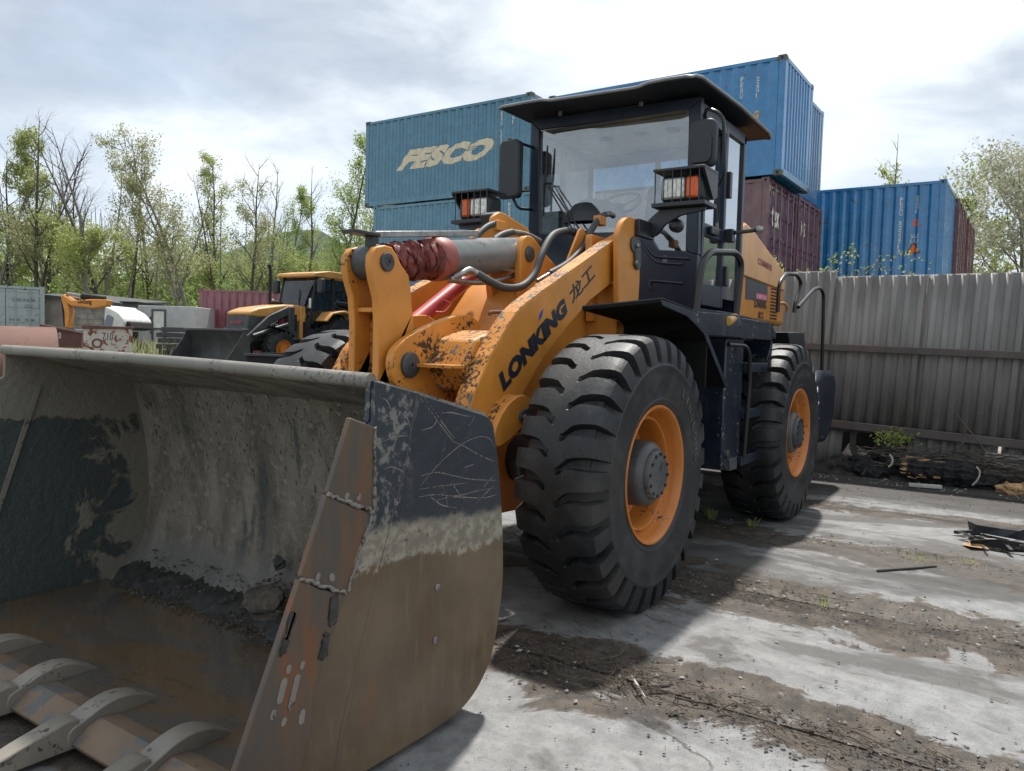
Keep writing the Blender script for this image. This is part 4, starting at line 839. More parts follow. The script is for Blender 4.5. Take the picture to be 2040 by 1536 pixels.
MB().prism([(1.05, .95), (1.05, .86), (1.36, .60), (1.46, .64), (1.46, .72)], 1, -.06, .06).build('bucket_link', M['orange'], L, .01)
# ---- tilt cylinder with its torn bellows
pr = at(1054, 506, 1, .15); A = Vector((pt.x, 0, pt.z)); B = Vector((pr.x, 0, pr.z)); ax = (B-A).normalized(); Lc = (B-A).length
def onax(px, py): # along-axis position of a spot on the cylinder's near side
    p = at(px, py, 1, .0); return (p-A).dot(ax)
s0, s1, s2 = onax(792, 520), onax(872, 520), onax(1034, 505)
tilt = MB().lathe([(0, s1-.02), (.125, s1-.02), (.128, s1+.0), (.128, s1+.05), (.122, s1+.06), (.122, s2-.02), (.112, s2), (0, s2)], A, ax, 40).build('tilt_cylinder', M['cylgrey'], L)
MB().tube([A+ax*.05, A+ax*s1], .05, 18).build('rod', M['chrome'], tilt)
bl = MB(); prof_b = []; rb2 = random.Random(5); nseg = 72; npl = 18
N1 = ax.cross(Vector((0, 0, 1))).normalized(); N2 = ax.cross(N1); vs = []; rows = npl*4+1; ph_ = [rb2.uniform(0, 6) for _ in range(80)]
for i in range(rows):
    t = i/(rows-1); h = .10+(s1-.03-.10)*t; fold = (.5+.5*math.cos(i*math.pi/2*1.0))
    for k in range(nseg):
        a = 2*math.pi*k/nseg; wob = .007*math.sin(2*a+ph_[i//4])+.005*math.sin(5*a+ph_[i//4+9])+.002*math.sin(11*a+i)
        sag = -.018*max(0, math.sin(a))
        r = (.100+.026*t)*(1-.15*(1-fold))+wob; hh = h+.010*math.sin(2*a+ph_[i//4+20])+.007*math.sin(5*a+ph_[i//4+31])+.003*math.sin(9*a+i)
        vs.append(A+ax*hh+(N1*math.cos(a)+N2*math.sin(a))*r)
bl.add(vs, [(i*nseg+k, i*nseg+(k+1) % nseg, (i+1)*nseg+(k+1) % nseg, (i+1)*nseg+k) for i in range(rows-1) for k in range(nseg)]).build('bellows', M['bellows'], tilt)
MB().lathe([(.118, s1-.07), (.135, s1-.05), (.138, s1+.0), (.134, s1+.045), (.128, s1+.05)], A, ax, 40).build('bellows_collar', M['bellowsring'], tilt)
MB().add([at(a, b, 1, .118) for a, b in ((899, 516), (908, 516), (908, 527), (899, 527))], [(0, 1, 2, 3)]).build('sticker', M['white'], tilt, smooth=0)
# level rod above the cylinder
lv = MB(); a0, a1 = at(745, 467, 1, .02), at(950, 465, 1, .02); lv.box((a0+a1)/2, ((a1-a0).length, .03, .035), (a1-a0).to_track_quat('X', 'Z').to_matrix()); lev = lv.build('level_rod', M['steel'], L, .004)
p0 = at(728, 466, 1, .02); MB().box((p0.x+.03, .02, p0.z), (.20, .10, .018)).box((p0.x-.05, .02, p0.z-.06), (.05, .06, .12)).build('rod_bracket', M['black'], lev, .003)

# ---- front frame
ff = [(.42, .45), (.50, .80), (.36, 1.05), (.05, 1.42), (-.22, 1.70), (-.44, 1.93), (-.60, 1.98), (-1.20, 1.98), (-1.55, 1.70), (-1.60, .50), (-.9, .40)]
frame = MB().prism(ff, 1, -.38, .38).build('front_frame', M['orange'], L, .012)
tw = rpoly(xzs([(1232, 468), (1241, 440), (1254, 430), (1268, 436), (1272, 470), (1276, 540), (1272, 605), (1268, 640), (1232, 640)], .66), [.02, .05, .06, .06, .02, .1, .1, 0, 0])
for a, b in ((.615, .66), (.40, .45)):
    tw = [(x, min(z, 2.29 if a < .5 else 9)) for x, z in tw]; MB().prism(tw, 1, a, b).build('tower_plate', M['orange'], frame, .008); MB().prism(tw, 1, -b, -a).build('tower_plate', M['orange'], frame, .008)
for s in (1, -1):
    MB().prism([(-.86, 1.2), (-.86, 1.95), (-1.06, 1.95), (-1.12, 1.2)], 1, *sorted((.382*s, .614*s))).build('tower_web', M['orange'], frame)
    MB().cyl((-.99, .40*s, 2.24), (-.99, .675*s, 2.24), .055).build('boom_pin', M['hub'], frame)
te = rpoly([(pr.x+.11, pr.z+.02), (pr.x+.06, pr.z+.12), (pr.x-.04, pr.z+.13), (pr.x-.22, pr.z+.02), (pr.x-.55, pr.z-.12), (pr.x-.55, 1.8), (pr.x+.06, 1.75), (pr.x+.10, 1.95)], .05)
for a, b in ((.10, .15), (-.15, -.10)): MB().prism(te, 1, a, b).build('cylinder_ear', M['orange'], frame, .008)
MB().lathe([(.055, 0), (.055, .012), (.05, .015), (.022, .015), (.02, .018), (.009, .018), (0, .01)], (pr.x, .15, pr.z), (0, 1, 0), 24).build('cylinder_pin', M['hub'], frame)
MB().cyl((pr.x, -.099, pr.z), (pr.x, .099, pr.z), .10, 24).build('cylinder_eye', M['hub'], frame)
# raised slanted plates on the frame deck
MB().prism([(-.20, 1.66), (-.60, 2.03), (-1.0, 2.06), (-1.0, 1.9), (-.5, 1.9), (-.22, 1.6)], 1, .25, .38).build('deck_plate', M['orange'], frame, .005)
kp = MB().capsule(at(1267, 488, 1, .662), at(1268, 524, 1, .662), .048, .016, (0, 1, 0)).build('pin_keeper', M['hub'], frame, .003)
for p in ((1269, 489), (1266, 524)): MB().lathe([(.018, 0), (.018, .012), (.01, .016), (0, .016)], at(*p, 1, .678), (0, 1, 0), 6).build('bolt', M['steel'], kp)
MB().tube(fillet([at(975, 628, 1, .38), at(976, 622, 1, .38), at(1022, 621, 1, .38)], .01), .011, 8).build('grease_pipe', M['rust'], L)
# red lift-arm lock strut lying on the far arm
rt = MB().tube([at(826, 642, 1, -.25), at(945, 545, 1, -.25)], .055, 20).build('lock_strut', M['redtube'], L)
MB().tube(fillet([at(868, 622, 1, -.17), at(885, 624, 1, -.13), at(900, 606, 1, -.13), at(884, 598, 1, -.17)], .03), .008, 8).build('strut_handle', M['redtube'], rt)
# ---- front axle and belly
MB().prism([(.30, .55), (.38, .75), (.30, .98), (-.30, .98), (-.38, .75), (-.30, .5)], 1, -.30, .30).tube([(0, -.8, .775), (0, .8, .775)], .15, 20).build('front_axle', M['black'], L, .02)
MB().tube([(-3.14, -.8, .775), (-3.14, .8, .775)], .15, 20).box((-3.14, 0, .775), (.6, .5, .45)).build('rear_axle', M['black'], L, .02)
MB().prism([(-1.5, .45), (-1.5, 1.75), (-5.4, 1.75), (-5.4, .9), (-4.3, .55)], 1, -.42, .42).build('rear_frame', M['navy'], L, .02)
lp = MB().bb(.30, .78, -.34, .34, .86, .98).build('front_cross_member', M['orange'], L, .01)
w = at(1030, 917, 1, .55); MB().lathe([(.05, 0), (.05, .10), (.03, .12), (0, .12)], (w.x, w.y, w.z), (0, .3, -1), 12).build('work_plug', M['black'], lp)

# ---- wheels
SWALL = MB()
def tyre_mesh():
    NP = 29; per = 2*math.pi/NP
    pw = [(0, .800, 0, 0, 1), (.03, .800, 0, 0, 1), (.048, .800, .036, 0, 1), (.10, .800, .050, 0, 1), (.15, .799, .054, 0, 1), (.20, .796, .055, .1, 1), (.240, .788, .060, .35, .94), (.268, .770, .066, .75, .66), (.283, .730, .070, .97, .25), (.293, .680, .050, 1, .1), (.298, .640, .0, 1, 0)]
    b = MB()
    for side in (1, -1):
        vs = []; rows = []
        for (wd, r, dep, nw, nr) in pw:
            tt = min(1, max(0, (wd-.04)/.17)); s = .13*math.sin(tt*math.pi*1.6)+.44*tt*tt*(3-2*tt)
            g = .22+.15*tt; c = .5; e0, e1 = c-g/2, c+g/2; row = []
            for k in range(NP):
                for uu, d in ((0, 0), (.12, 0), (.22, 0), (e0-.02, .0), (e0+.025, dep), (c, dep*1.05), (e1-.025, dep), (e1+.02, 0), (.82, 0), (.92, 0)):
                    th = (k+uu+s+(.5 if side < 0 else 0))*per; rr = r-nr*d; w_ = (wd-nw*d)*side
                    row.append((rr*math.cos(th), w_, rr*math.sin(th)))
            rows.append(row)
        m = len(rows[0]); o = len(b.v)
        for row in rows: b.v += row
        for i in range(len(rows)-1):
            for k in range(m): b.f.append((o+i*m+k, o+i*m+(k+1) % m, o+(i+1)*m+(k+1) % m, o+(i+1)*m+k))
        sw = [(.640, .298), (.632, .303), (.622, .303), (.616, .299), (.57, .301), (.52, .297), (.47, .287), (.44, .281), (.436, .284), (.430, .279), (.415, .272), (.40, .262), (.385, .24)]
        SWALL.lathe([(r, w_*side) for r, w_ in sw], (0, 0, 0), (0, 1, 0), 110)
    return b.mesh('tyre', 32)
def wheel_proto():
    root = empty('wheel')
    ty = bpy.data.objects.new('tyre', tyre_mesh()); COL.objects.link(ty); ty.data.materials.append(M['rubber']); ty.parent = root; SWALL.build('sidewall', M['sidewall'], root)
    MB().lathe([(.392, .255), (.402, .268), (.398, .276), (.388, .274), (.378, .262), (.366, .215), (.356, .165), (.345, .150), (.338, .152), (.334, .178), (.328, .186), (.318, .186), (.312, .176), (.309, .10), (.300, .01), (.28, -.005), (.20, -.005), (.0, -.005)], (0, 0, 0), (0, 1, 0), 64).build('rim', M['rim'], root)
    MB().lathe([(.39, -.25), (.36, -.2), (.30, -.05), (0, -.05)], (0, 0, 0), (0, 1, 0), 40).build('rim_back', M['rim'], root)
    hb = MB().lathe([(.215, -.004), (.215, .03), (.192, .045), (.190, .205), (.178, .235), (.150, .252), (.142, .250), (.140, .278), (.132, .287), (0, .289)], (0, 0, 0), (0, 1, 0), 40).build('hub', M['hub'], root)
    for k in range(12):
        a = 2*math.pi*k/12+.1; MB().lathe([(.0095, 0), (.0095, .009), (0, .009)], (.120*math.cos(a), .288, .120*math.sin(a)), (0, 1, 0), 6).build('cap_bolt', M['black'], root)
    for k in range(20):
        a = 2*math.pi*k/20; MB().lathe([(.015, 0), (.015, .02), (.008, .022), (.008, .04), (0, .04)], (.25*math.cos(a), -.005, .25*math.sin(a)), (0, 1, 0), 6).build('wheel_nut', M['steel'], root)
    # raised maker's name on the sidewall
    lt = MB()
    for ch, k in zip('LINGLONG', range(8)):
        pts, f = text_geo(ch, .01); a = R(56-k*7.2); rad = .545
        for_v = []
        for x, y in pts:
            th = a-(x-.5)*.045*(.4 if ch == 'I' else 1)/rad; r_ = rad+(y-.5)*.05; for_v.append((-r_*math.cos(th), .3025, r_*math.sin(th)))
        lt.add(for_v, f)
    lt.build('sidewall_lettering', M['rubberlight'], root, smooth=0)
    return root
WP = wheel_proto()
for i, (x, s) in enumerate(((0, 1), (-3.14, 1), (0, -1), (-3.14, -1))):
    w = WP if i == 0 else link_copy(WP)
    w.parent = L; w.scale = (1, .86, 1); w.location = (x, 1.10*s, .775); w.rotation_euler = (0, (0, 1.1, .5, .3)[i], 0 if s > 0 else math.pi)

# ---- cab
XC = -1.83
fz = lambda y: 3.49
gl = [(-.70, 3.42), (.70, 3.40), (.715, 2.285), (.477, 2.305), (.37, 2.46), (-.68, 2.50)]
cab = MB()
def bar(b, p, q, w, d): # square bar between two (y,z) points in the front plane
    p, q = Vector((XC, *p)), Vector((XC, *q)); b.box((p+q)/2, ((q-p).length+w, w, d), (q-p).to_track_quat('X', 'Y').to_matrix())
cabb = MB()
cabb.prism([(-.79, 3.52), (-.70, 3.42), (-.68, 2.50), (-.79, 2.44)], 0, XC-.07, XC)     # right A pillar
cabb.prism([(-.79, 3.52), (.80, 3.49), (.70, 3.40), (-.70, 3.42)], 0, XC-.07, XC)       # header
cabb.prism([(.80, 3.49), (.70, 3.40), (.715, 2.285), (.82, 2.25)], 0, XC-.07, XC)       # left A pillar
cabb.prism([(-.79, 2.44), (-.68, 2.50), (.37, 2.46), (.477, 2.305), (.715, 2.285), (.82, 2.25), (.82, 1.80), (-.79, 1.80)], 0, XC-.07, XC)
cabb.bb(-3.0, XC-.07, -.79, -.75, 1.80, 2.45)
cabb.bb(-3.0, XC-.07, -.75, .80, 1.78, 1.84)
for x in (-2.42, -2.98):
    cabb.bb(x, x+.06, -.79, -.745, 2.45, 3.46)
cabb.bb(-2.98, -2.92, .75, .80, 1.84, 3.44)
cabb.bb(-2.98, XC-.07, .745, .80, 3.36, 3.46); cabb.bb(-2.98, XC-.07, -.79, -.745, 3.36, 3.46)
cabb.bb(-2.98, -2.94, -.745, .745, 1.84, 2.50); cabb.bb(-2.98, -2.94, -.745, .745, 3.30, 3.46); cabb.bb(-2.98, -2.94, -.08, -.02, 2.50, 3.30)
cab = cabb.build('cab', M['navy_clean'], L, .008)
MB().prism([(y, z) for y, z in gl], 0, XC-.035, XC-.03).build('windscreen', M['screen'], cab, smooth=0)
MB().bb(XC-.10, XC+.002, -.64, .64, 3.40, 3.408).build('sun_strip', M['black'], cab)
# pressed swages of the front bulkhead
for pts in ([(1279, 478), (1292, 497), (1305, 510), (1322, 513), (1374, 516)], [(1280, 490), (1300, 515), (1318, 524), (1360, 527)], [(1298, 577), (1294, 570), (1297, 562), (1304, 560), (1360, 565)]):
    MB().tube(smoothpath([at(a, b, 0, XC+.001) for a, b in pts], 4), .012, 6).build('swage', M['navy_clean'], cab)
MB().add([at(a, b, 0, XC+.002) for a, b in ((1321, 509), (1330, 509), (1329, 522), (1320, 522))], [(0, 1, 2, 3)]).build('sticker', M['lip'], cab, smooth=0)
sidew = MB().bb(-2.40, -1.93, .772, .777, 2.44, 3.36).build('side_window', M['glassfilm'], cab, smooth=0)
MB().bb(-2.92, -2.45, .772, .777, 1.95, 3.36).build('side_window', M['glassfilm'], cab, smooth=0)
MB().bb(-2.38, -1.90, -.775, -.770, 2.45, 3.36).build('side_window', M['glass'], cab, smooth=0); MB().bb(-2.92, -2.42, -.775, -.770, 2.45, 3.36).build('side_window', M['glass'], cab, smooth=0)
MB().bb(-2.96, -2.955, -.74, .74, 2.50, 3.30).build('rear_window', M['glass'], cab, smooth=0)
dr = MB(); dr.bb(-2.44, -2.385, .78, .825, 1.86, 3.38); dr.bb(-1.95, -1.90, .78, .825, 1.86, 3.38); dr.bb(-2.385, -1.95, .78, .825, 3.32, 3.38); dr.bb(-2.385, -1.95, .78, .825, 2.42, 2.52); dr.bb(-2.385, -1.95, .78, .825, 1.86, 2.04)
door = dr.build('door', M['navy_clean'], cab, .006)
MB().bb(-2.385, -1.95, .795, .80, 2.04, 2.42).build('door_window', M['glassfilm'], cab, smooth=0)
MB().bb(-2.20, -2.02, .826, .86, 2.44, 2.50).build('door_handle', M['black'], cab, .006)
MB().bb(-2.50, -2.44, .80, .85, 2.80, 3.02).build('door_hinge', M['black'], cab, .006); MB().bb(-2.50, -2.44, .80, .85, 2.05, 2.22).build('door_hinge', M['black'], cab, .006)
# roof: pressed sheet with raised wings and a brow over the windscreen
ry = [-.90, -.86, -.60, -.46, -.36, -.28, .0, .42, .48, .56, .70, .88, .93]
rz = [3.545, 3.556, 3.558, 3.556, 3.540, 3.537, 3.530, 3.521, 3.523, 3.540, 3.544, 3.540, 3.53]
rf = MB(); xs_ = [-3.28, -3.2, -2.4, -1.55, -1.46, -1.42]; off_ = [-.045, -.012, .01, .004, -.004, -.022]; vs = []
for x, oz in zip(xs_, off_):
    for y, z in zip(ry, rz):
        e = 1-.05*max(0, (x+1.62)/.2); vs.append((x, y*e, z+oz))
n = len(ry); top = len(vs); vs += [(x, y*.99, z-.022) for x, y, z in vs]
fs = []
for i in range(len(xs_)-1):
    for j in range(n-1):
        fs.append((i*n+j, i*n+j+1, (i+1)*n+j+1, (i+1)*n+j)); fs.append((top+i*n+j, top+(i+1)*n+j, top+(i+1)*n+j+1, top+i*n+j+1))
bd = [j for j in range(n)] + [i*n+n-1 for i in range(1, len(xs_))] + [(len(xs_)-1)*n+j for j in range(n-2, -1, -1)] + [i*n for i in range(len(xs_)-2, 0, -1)]
fs += [(bd[k], bd[(k+1) % len(bd)], top+bd[(k+1) % len(bd)], top+bd[k]) for k in range(len(bd))]
rf.add(vs, fs).build('roof', M['roof'], cab, .006, 50)
MB().tube([vs[k] for k in bd]+[vs[bd[0]]], .013, 8).build('roof_edge', M['roofedge'], cab)
MB().bb(-2.98, XC-.02, -.74, .75, 3.415, 3.45).build('headliner', M['headliner'], cab)
for px in (1117, 1278):
    p = at(px, 222 if px < 1200 else 202, 0, XC+.03); MB().box(p, (.03, .035, .075)).build('sunshade_clip', M['steel'], cab, .003)
for (y, z) in ((-.30, 3.41), (.05, 3.41), (.35, 3.41)): MB().lathe([(.07, 0), (.06, .012), (0, .014)], (-2.35, y, 3.413), (0, 0, -1), 20).build('ceiling_speaker', M['printgrey'], cab)
# seat, wheel, console
MB().prism(rpoly([(-2.75, 2.30), (-2.28, 2.34), (-2.28, 2.44), (-2.62, 2.46), (-2.72, 3.02), (-2.86, 3.05), (-2.88, 2.4)], .06), 1, -.05, .47).build('seat', M['fabric'], cab, .03)
tr = MB(); ctr = at(1232, 408, 0, -2.15); axw = Vector((.8, 0, 1)).normalized(); U = Vector((0, 1, 0)); V = axw.cross(U)
tr.tube([ctr+(U*math.cos(a)+V*math.sin(a))*.20 for a in np.linspace(0, 2*math.pi, 33)], .014, 8, False)
for a in (.6, 2.6, 4.7): tr.tube([ctr-axw*.03, ctr+(U*math.cos(a)+V*math.sin(a))*.20], .012, 6)
tr.tube([ctr, ctr-axw*.45], .04, 10); tr.build('steering_wheel', M['blackplastic'], cab)
MB().lathe([(0, .22), (.10, .21), (.18, .16), (.24, .06), (.25, 0)], tuple(at(1178, 448, 0, -2.02)), (0, 0, 1), 28).build('console', M['blackplastic'], cab)
# wiper
wp = MB(); wp.tube([at(a, b, 0, XC+.03) for a, b in ((1091, 290), (1088, 340), (1084, 380), (1083, 430))], [.008, .014, .014, .008], 6)
wp.tube([at(1087, 363, 0, XC+.04), at(1145, 465, 0, XC+.04)], .007, 6); wp.tube([at(1094, 368, 0, XC+.05), at(1158, 462, 0, XC+.05)], .007, 6); wp.tube([at(1083, 365, 0, XC+.04), at(1098, 366, 0, XC+.04)], .009, 6)
p = at(1153, 468, 0, XC+.05); wp.box(p, (.10, .12, .07)); wp.build('wiper', M['rail'], cab)
# mirrors
def mirror_body(b, x, y0, y1, z0, z1, d): b.prism(rpoly([(y0, z0+.03), (y0+.01, z0), (y1-.02, z0), (y1, z0+.04), (y1, z1-.03), (y1-.04, z1), (y0+.03, z1), (y0, z1-.05)], .03), 0, x, x+d)
m1 = MB(); mirror_body(m1, -1.56, .84, 1.055, 2.86, 3.21, .075); m1 = m1.build('mirror', M['blackplastic'], cab, .016)
m1b = MB(); mirror_body(m1b, -1.485, .88, 1.03, 2.88, 3.10, .02); m1b.build('mirror_back', M['blackplastic'], cab, .008)
MB().tube(fillet([(XC-.02, .83, 3.30), (-1.62, .92, 3.33), (-1.62, 1.06, 3.26), (-1.62, 1.09, 2.80), (XC-.02, .84, 2.62)], .09), .014, 8).build('mirror_arm', M['rail'], cab)
m2 = MB(); mirror_body(m2, -1.66, -.965, -.745, 2.79, 3.30, .08); m2.build('mirror', M['blackplastic'], cab, .018)
MB().tube(fillet([(XC, -.76, 3.27), (-1.66, -.80, 3.28), (-1.66, -.92, 3.34), (-1.66, -.95, 3.22)], .05), .013, 8).build('mirror_arm', M['rail'], cab)
MB().tube(fillet([(XC, -.76, 2.72), (-1.64, -.78, 2.70), (-1.64, -.84, 2.80)], .05), .013, 8).build('mirror_arm', M['rail'], cab)

# ---- headlamps on brackets off the towers
def headlamp(s):
    x = -1.18
    def B(y0, y1, z0, z1, x0, x1): a, b = sorted((y0*s, y1*s)); return (x0, x1, a, b, z0, z1)
    h = MB().bb(*B(.765, 1.085, 2.555, 2.745, x-.20, x)).build('headlamp', M['blackplastic'], L, .035)
    MB().bb(*B(.785, .955, 2.575, 2.725, x-.02, x+.012)).build('lens', M['lens'], h, .03)
    MB().bb(*B(.965, 1.055, 2.575, 2.725, x-.02, x+.010)).build('indicator', M['amber'], h, .02)
    g = MB().bb(*B(.735, 1.12, 2.765, 2.785, x-.22, x+.06))
    a, b = sorted((1.10*s, 1.12*s)); g.prism([(x-.22, 2.765), (x-.22, 2.60), (x-.14, 2.57), (x+.06, 2.765)], 1, a, b)
    g.bb(*B(.725, 1.125, 2.515, 2.545, x-.20, x+.05)); g.build('lamp_guard', M['black'], h, .003)
    for k in range(6):
        y = (.75+k*.066)*s; MB().tube([(x+.045, y, 2.545), (x+.05, y, 2.768)], .0045, 6).build('guard_bar', M['black'], h)
    br = [(-1.02, 2.42), (-1.02, 2.25)]
    MB().prism([(.665*s, 2.30), (.665*s, 2.44), (.76*s, 2.515), (1.10*s, 2.51), (1.10*s, 2.485), (.92*s, 2.46), (.80*s, 2.40), (.74*s, 2.33)], 0, x-.06, x-.03).build('lamp_bracket', M['black'], h, .004)
    MB().bb(*B(.662, .70, 2.30, 2.42, -1.26, -1.0)).build('bracket_foot', M['black'], h, .004)
    MB().lathe([(.05, 0), (.05, .05), (.03, .06), (.02, .07), (0, .07)], (x-.13, .86*s, 2.40), (1, 0, 0), 20).build('horn', M['black'], h)
headlamp(1); headlamp(-1)
MB().box(at(978, 436, 1, -.45), (.10, .14, .09), Matrix.Rotation(R(20), 3, 'Y')).build('work_lamp', M['blackplastic'], L, .01)

# ---- hoses
def hose(name, pts, r, m, y=None, n=6):
    P = [at(a, b, 1, c) for a, b, c in pts]; return MB().tube(smoothpath(P, n), r, 10).build(name, m, L)
hose('hydraulic_hose', [(950, 545, .16), (975, 560, .20), (1005, 573, .24), (1040, 570, .26), (1065, 545, .26), (1080, 505, .25), (1100, 470, .22), (1125, 460, .18), (1140, 462, .14)], .026, M['hose'])
hose('hose_fitting', [(905, 552, .10), (920, 545, .13), (935, 538, .14), (950, 545, .16)], .022, M['steel'])
hose('hydraulic_hose', [(1095, 545, .33), (1130, 525, .33), (1160, 495, .33), (1175, 465, .32), (1190, 440, .30), (1205, 428, .28)], .024, M['hose'])
hose('hose_fitting', [(1195, 432, .28), (1212, 426, .28), (1222, 430, .27)], .022, M['steel'])
hose('hose_fitting', [(1070, 560, .34), (1095, 545, .33)], .014, M['steel'])
hose('hydraulic_hose', [(945, 480, -.10), (955, 465, -.10), (970, 452, -.10), (985, 445, -.10)], .022, M['hose'])
hose('hydraulic_hose', [(985, 478, .0), (1000, 468, .0), (1020, 462, .0)], .024, M['hose'])
hose('hose_fitting', [(1020, 462, .0), (1050, 468, .0), (1075, 480, .0)], .02, M['steel'])
hose('hose_fitting', [(1140, 462, .14), (1160, 466, .12)], .03, M['black'])
hose('steel_pipe', [(895, 558, .06), (940, 563, .06), (985, 560, .06), (1035, 545, .06)], .018, M['steel'])
MB().box(at(905, 556, 1, .09), (.10, .05, .03)).build('pipe_clamp', M['steel'], L, .006)
for a, b, c in ((1195, 440, .30), (992, 450, -.10)): MB().box(at(a, b, 1, c), (.10, .06, .07)).build('valve_block', M['orange'], L, .006)
MB().prism(rpoly([(-.38, 2.15), (-.30, 2.38), (-.42, 2.44), (-.80, 2.36), (-.86, 2.1)], .05), 1, -.13, -.10).build('hose_guide', M['orange'], L, .006)
MB().prism(rpoly([(-.66, 2.06), (-.86, 2.36), (-.92, 2.36), (-1.02, 2.2), (-1.02, 2.0)], .03), 1, .28, .30).build('hose_guide', M['orange'], L, .004)

# ---- front fenders
fo = [(-.02, 1.770), (-.55, 1.725), (-.71, 1.632), (-1.19, 1.25)]
ftilt = lambda q: (q[0], q[1], q[2]-(1.31-q[1])*.085)
fen = MB().sheet(fo, .02, .80, 1.31, fn=ftilt).build('fender', M['fender_under'], L, .002)
MB().sheet([(p[0], p[1]+.014) for p in fo], .006, .80, 1.318, fn=ftilt).build('fender_skin', M['navy'], fen)
MB().prism([(.0, 1.775), (-.55, 1.73), (-.72, 1.635), (-1.2, 1.25), (-1.17, 1.235), (-.70, 1.60), (-.55, 1.655), (-.40, 1.70), (-.02, 1.745)], 1, 1.312, 1.322).build('fender_flange', M['navy'], fen, .002)
MB().prism([(.80, 1.66), (1.31, 1.70), (1.31, 1.66), (.96, 1.56), (.80, 1.42)], 0, -.62, -.60).build('fender_web', M['fender_under'], fen)
MB().prism([(.80, 1.52), (1.31, 1.56), (1.31, 1.25), (.80, 1.25)], 0, -.80, -.78).build('fender_web', M['fender_under'], fen)
mirror(fen)
# ---- side platform, tank and ladder (left), plain copy on the right
pf = MB(); pf.prism([(-.72, 1.25), (-1.70, 1.25), (-2.35, 1.22), (-2.66, 1.18), (-2.66, .72), (-.72, .72)], 2, 1.72, 1.745)
platf = pf.build('platform', M['navy'], L, .004)
MB().prism([(-.72, 1.745), (-1.66, 1.765), (-1.66, 1.60), (-.74, 1.60)], 1, 1.235, 1.252).build('platform_skirt', M['navy'], platf, .003)
sk = MB(); a, b, c, d = Vector((-1.664, 1.246, 0)), Vector((-2.62, 1.20, 0)), 1.595, 1.76
sk.add([(a.x, a.y, 1.765), (b.x, b.y, 1.742), (b.x, b.y, 1.60), (a.x, a.y, 1.595), (a.x, a.y-.016, 1.765), (b.x, b.y-.016, 1.742), (b.x, b.y-.016, 1.60), (a.x, a.y-.016, 1.595)], [(0, 1, 2, 3), (7, 6, 5, 4), (0, 4, 5, 1), (1, 5, 6, 2), (2, 6, 7, 3), (3, 7, 4, 0)]); sk.build('platform_skirt', M['navy'], platf)
MB().prism([(1.20, 1.745), (.98, 1.745), (.98, 1.60), (1.20, 1.60)], 0, -2.66, -2.63).build('platform_skirt', M['navy'], platf)
MB().prism([(-2.66, 1.18), (-3.6, .95), (-3.6, .62), (-2.66, .62)], 2, 1.70, 1.725).prism([(-3.2, 1.70), (-3.62, 1.70), (-3.62, 1.62)], 1, .90, .96).build('rear_deck', M['navy'], platf, .004)
MB().prism([(-1.55, .50), (-1.96, .50), (-1.96, 1.18), (-1.55, 1.18)], 2, .60, 1.598).build('tank', M['navy'], L, .012)
MB().bb(-1.54, -.95, .45, .95, .52, 1.60).build('tank', M['navy'], L, .012)
ld = MB().prism([(-1.965, 1.595), (-2.74, 1.595), (-2.56, 1.1), (-2.45, .90), (-2.38, .62), (-1.965, .62)], 1, .90, .92); ld.add([(-2.76, 1.17, 1.595), (-2.56, 1.12, 1.1), (-2.46, 1.10, .90), (-2.76, .92, 1.595), (-2.56, .92, 1.1), (-2.46, .92, .90), (-2.78, 1.17, 1.595), (-2.58, 1.12, 1.1), (-2.48, 1.10, .90), (-2.78, .92, 1.595), (-2.58, .92, 1.1), (-2.48, .92, .90)], [(0, 1, 4, 3), (1, 2, 5, 4), (6, 9, 10, 7), (7, 10, 11, 8), (0, 6, 7, 1), (1, 7, 8, 2)])
lad = ld.build('ladder', M['navy'], L, .006)
for z, x0, x1, dp in ((1.33, -2.50, -1.97, .11), (.965, -2.50, -1.97, .16), (.60, -2.48, -1.90, .16)):
    st = MB(); st.bb(x0, x1, 1.20, 1.215, z, z+.075); st.bb(x0, x1, 1.20-dp, 1.215-dp, z, z+.075); st.bb(x0, x0+.012, 1.215-dp, 1.20, z, z+.075); st.bb(x1-.012, x1, 1.215-dp, 1.20, z, z+.075); st.build('step', M['navy'], lad, .003)
MB().tube(fillet([(-1.56, 1.19, 1.545), (-1.90, 1.24, 1.54), (-1.96, 1.24, 1.3), (-1.95, 1.22, .66)], .12), .016, 8).build('grab_rail', M['rail'], lad)
MB().tube(fillet([(-2.12, 1.05, 1.54), (-2.36, 1.10, 1.53), (-2.38, 1.08, 1.38)], .08), .013, 8).build('grab_rail', M['rail'], lad)
MB().lathe([(.03, 0), (.03, .03), (0, .03)], (-1.62, 1.18, .72), (0, 1, 0), 14).box((-1.68, 1.20, .64), (.16, .06, .09)).build('drain_fitting', M['hub'], lad, .008)
for y_ in (1,):
    hr = [at(a, b, 1, 1.19) for a, b in ((1386, 622), (1398, 525), (1415, 502), (1466, 503), (1478, 523), (1466, 632))]
    MB().tube(fillet(hr, .08), .025, 12).build('handrail', M['rail'], L)
p = at(1463, 633, 1, 1.20); MB().cyl(p, at(1450, 640, 1, 1.26), .034, 14).build('rail_clamp', M['yellowbrass'], L, .006)
for pts, y in (([(1549, 622), (1552, 565), (1566, 545), (1588, 547), (1597, 566), (1584, 605), (1582, 622)], .95), ([(1590, 612), (1622, 576), (1634, 573), (1641, 585), (1637, 740)], .95)):
    MB().tube(fillet([at(a, b, 1, y) for a, b in pts], .09), .02, 10).build('handrail', M['rail'], L)
op = at(1556, 606, 1, .75); MB().tube(fillet([at(1548, 607, 1, .68), at(1562, 603, 1, .75), at(1569, 612, 1, .75), at(1569, 622, 1, .75)], .05), .016, 8).build('hood_hook', M['orange'], L)
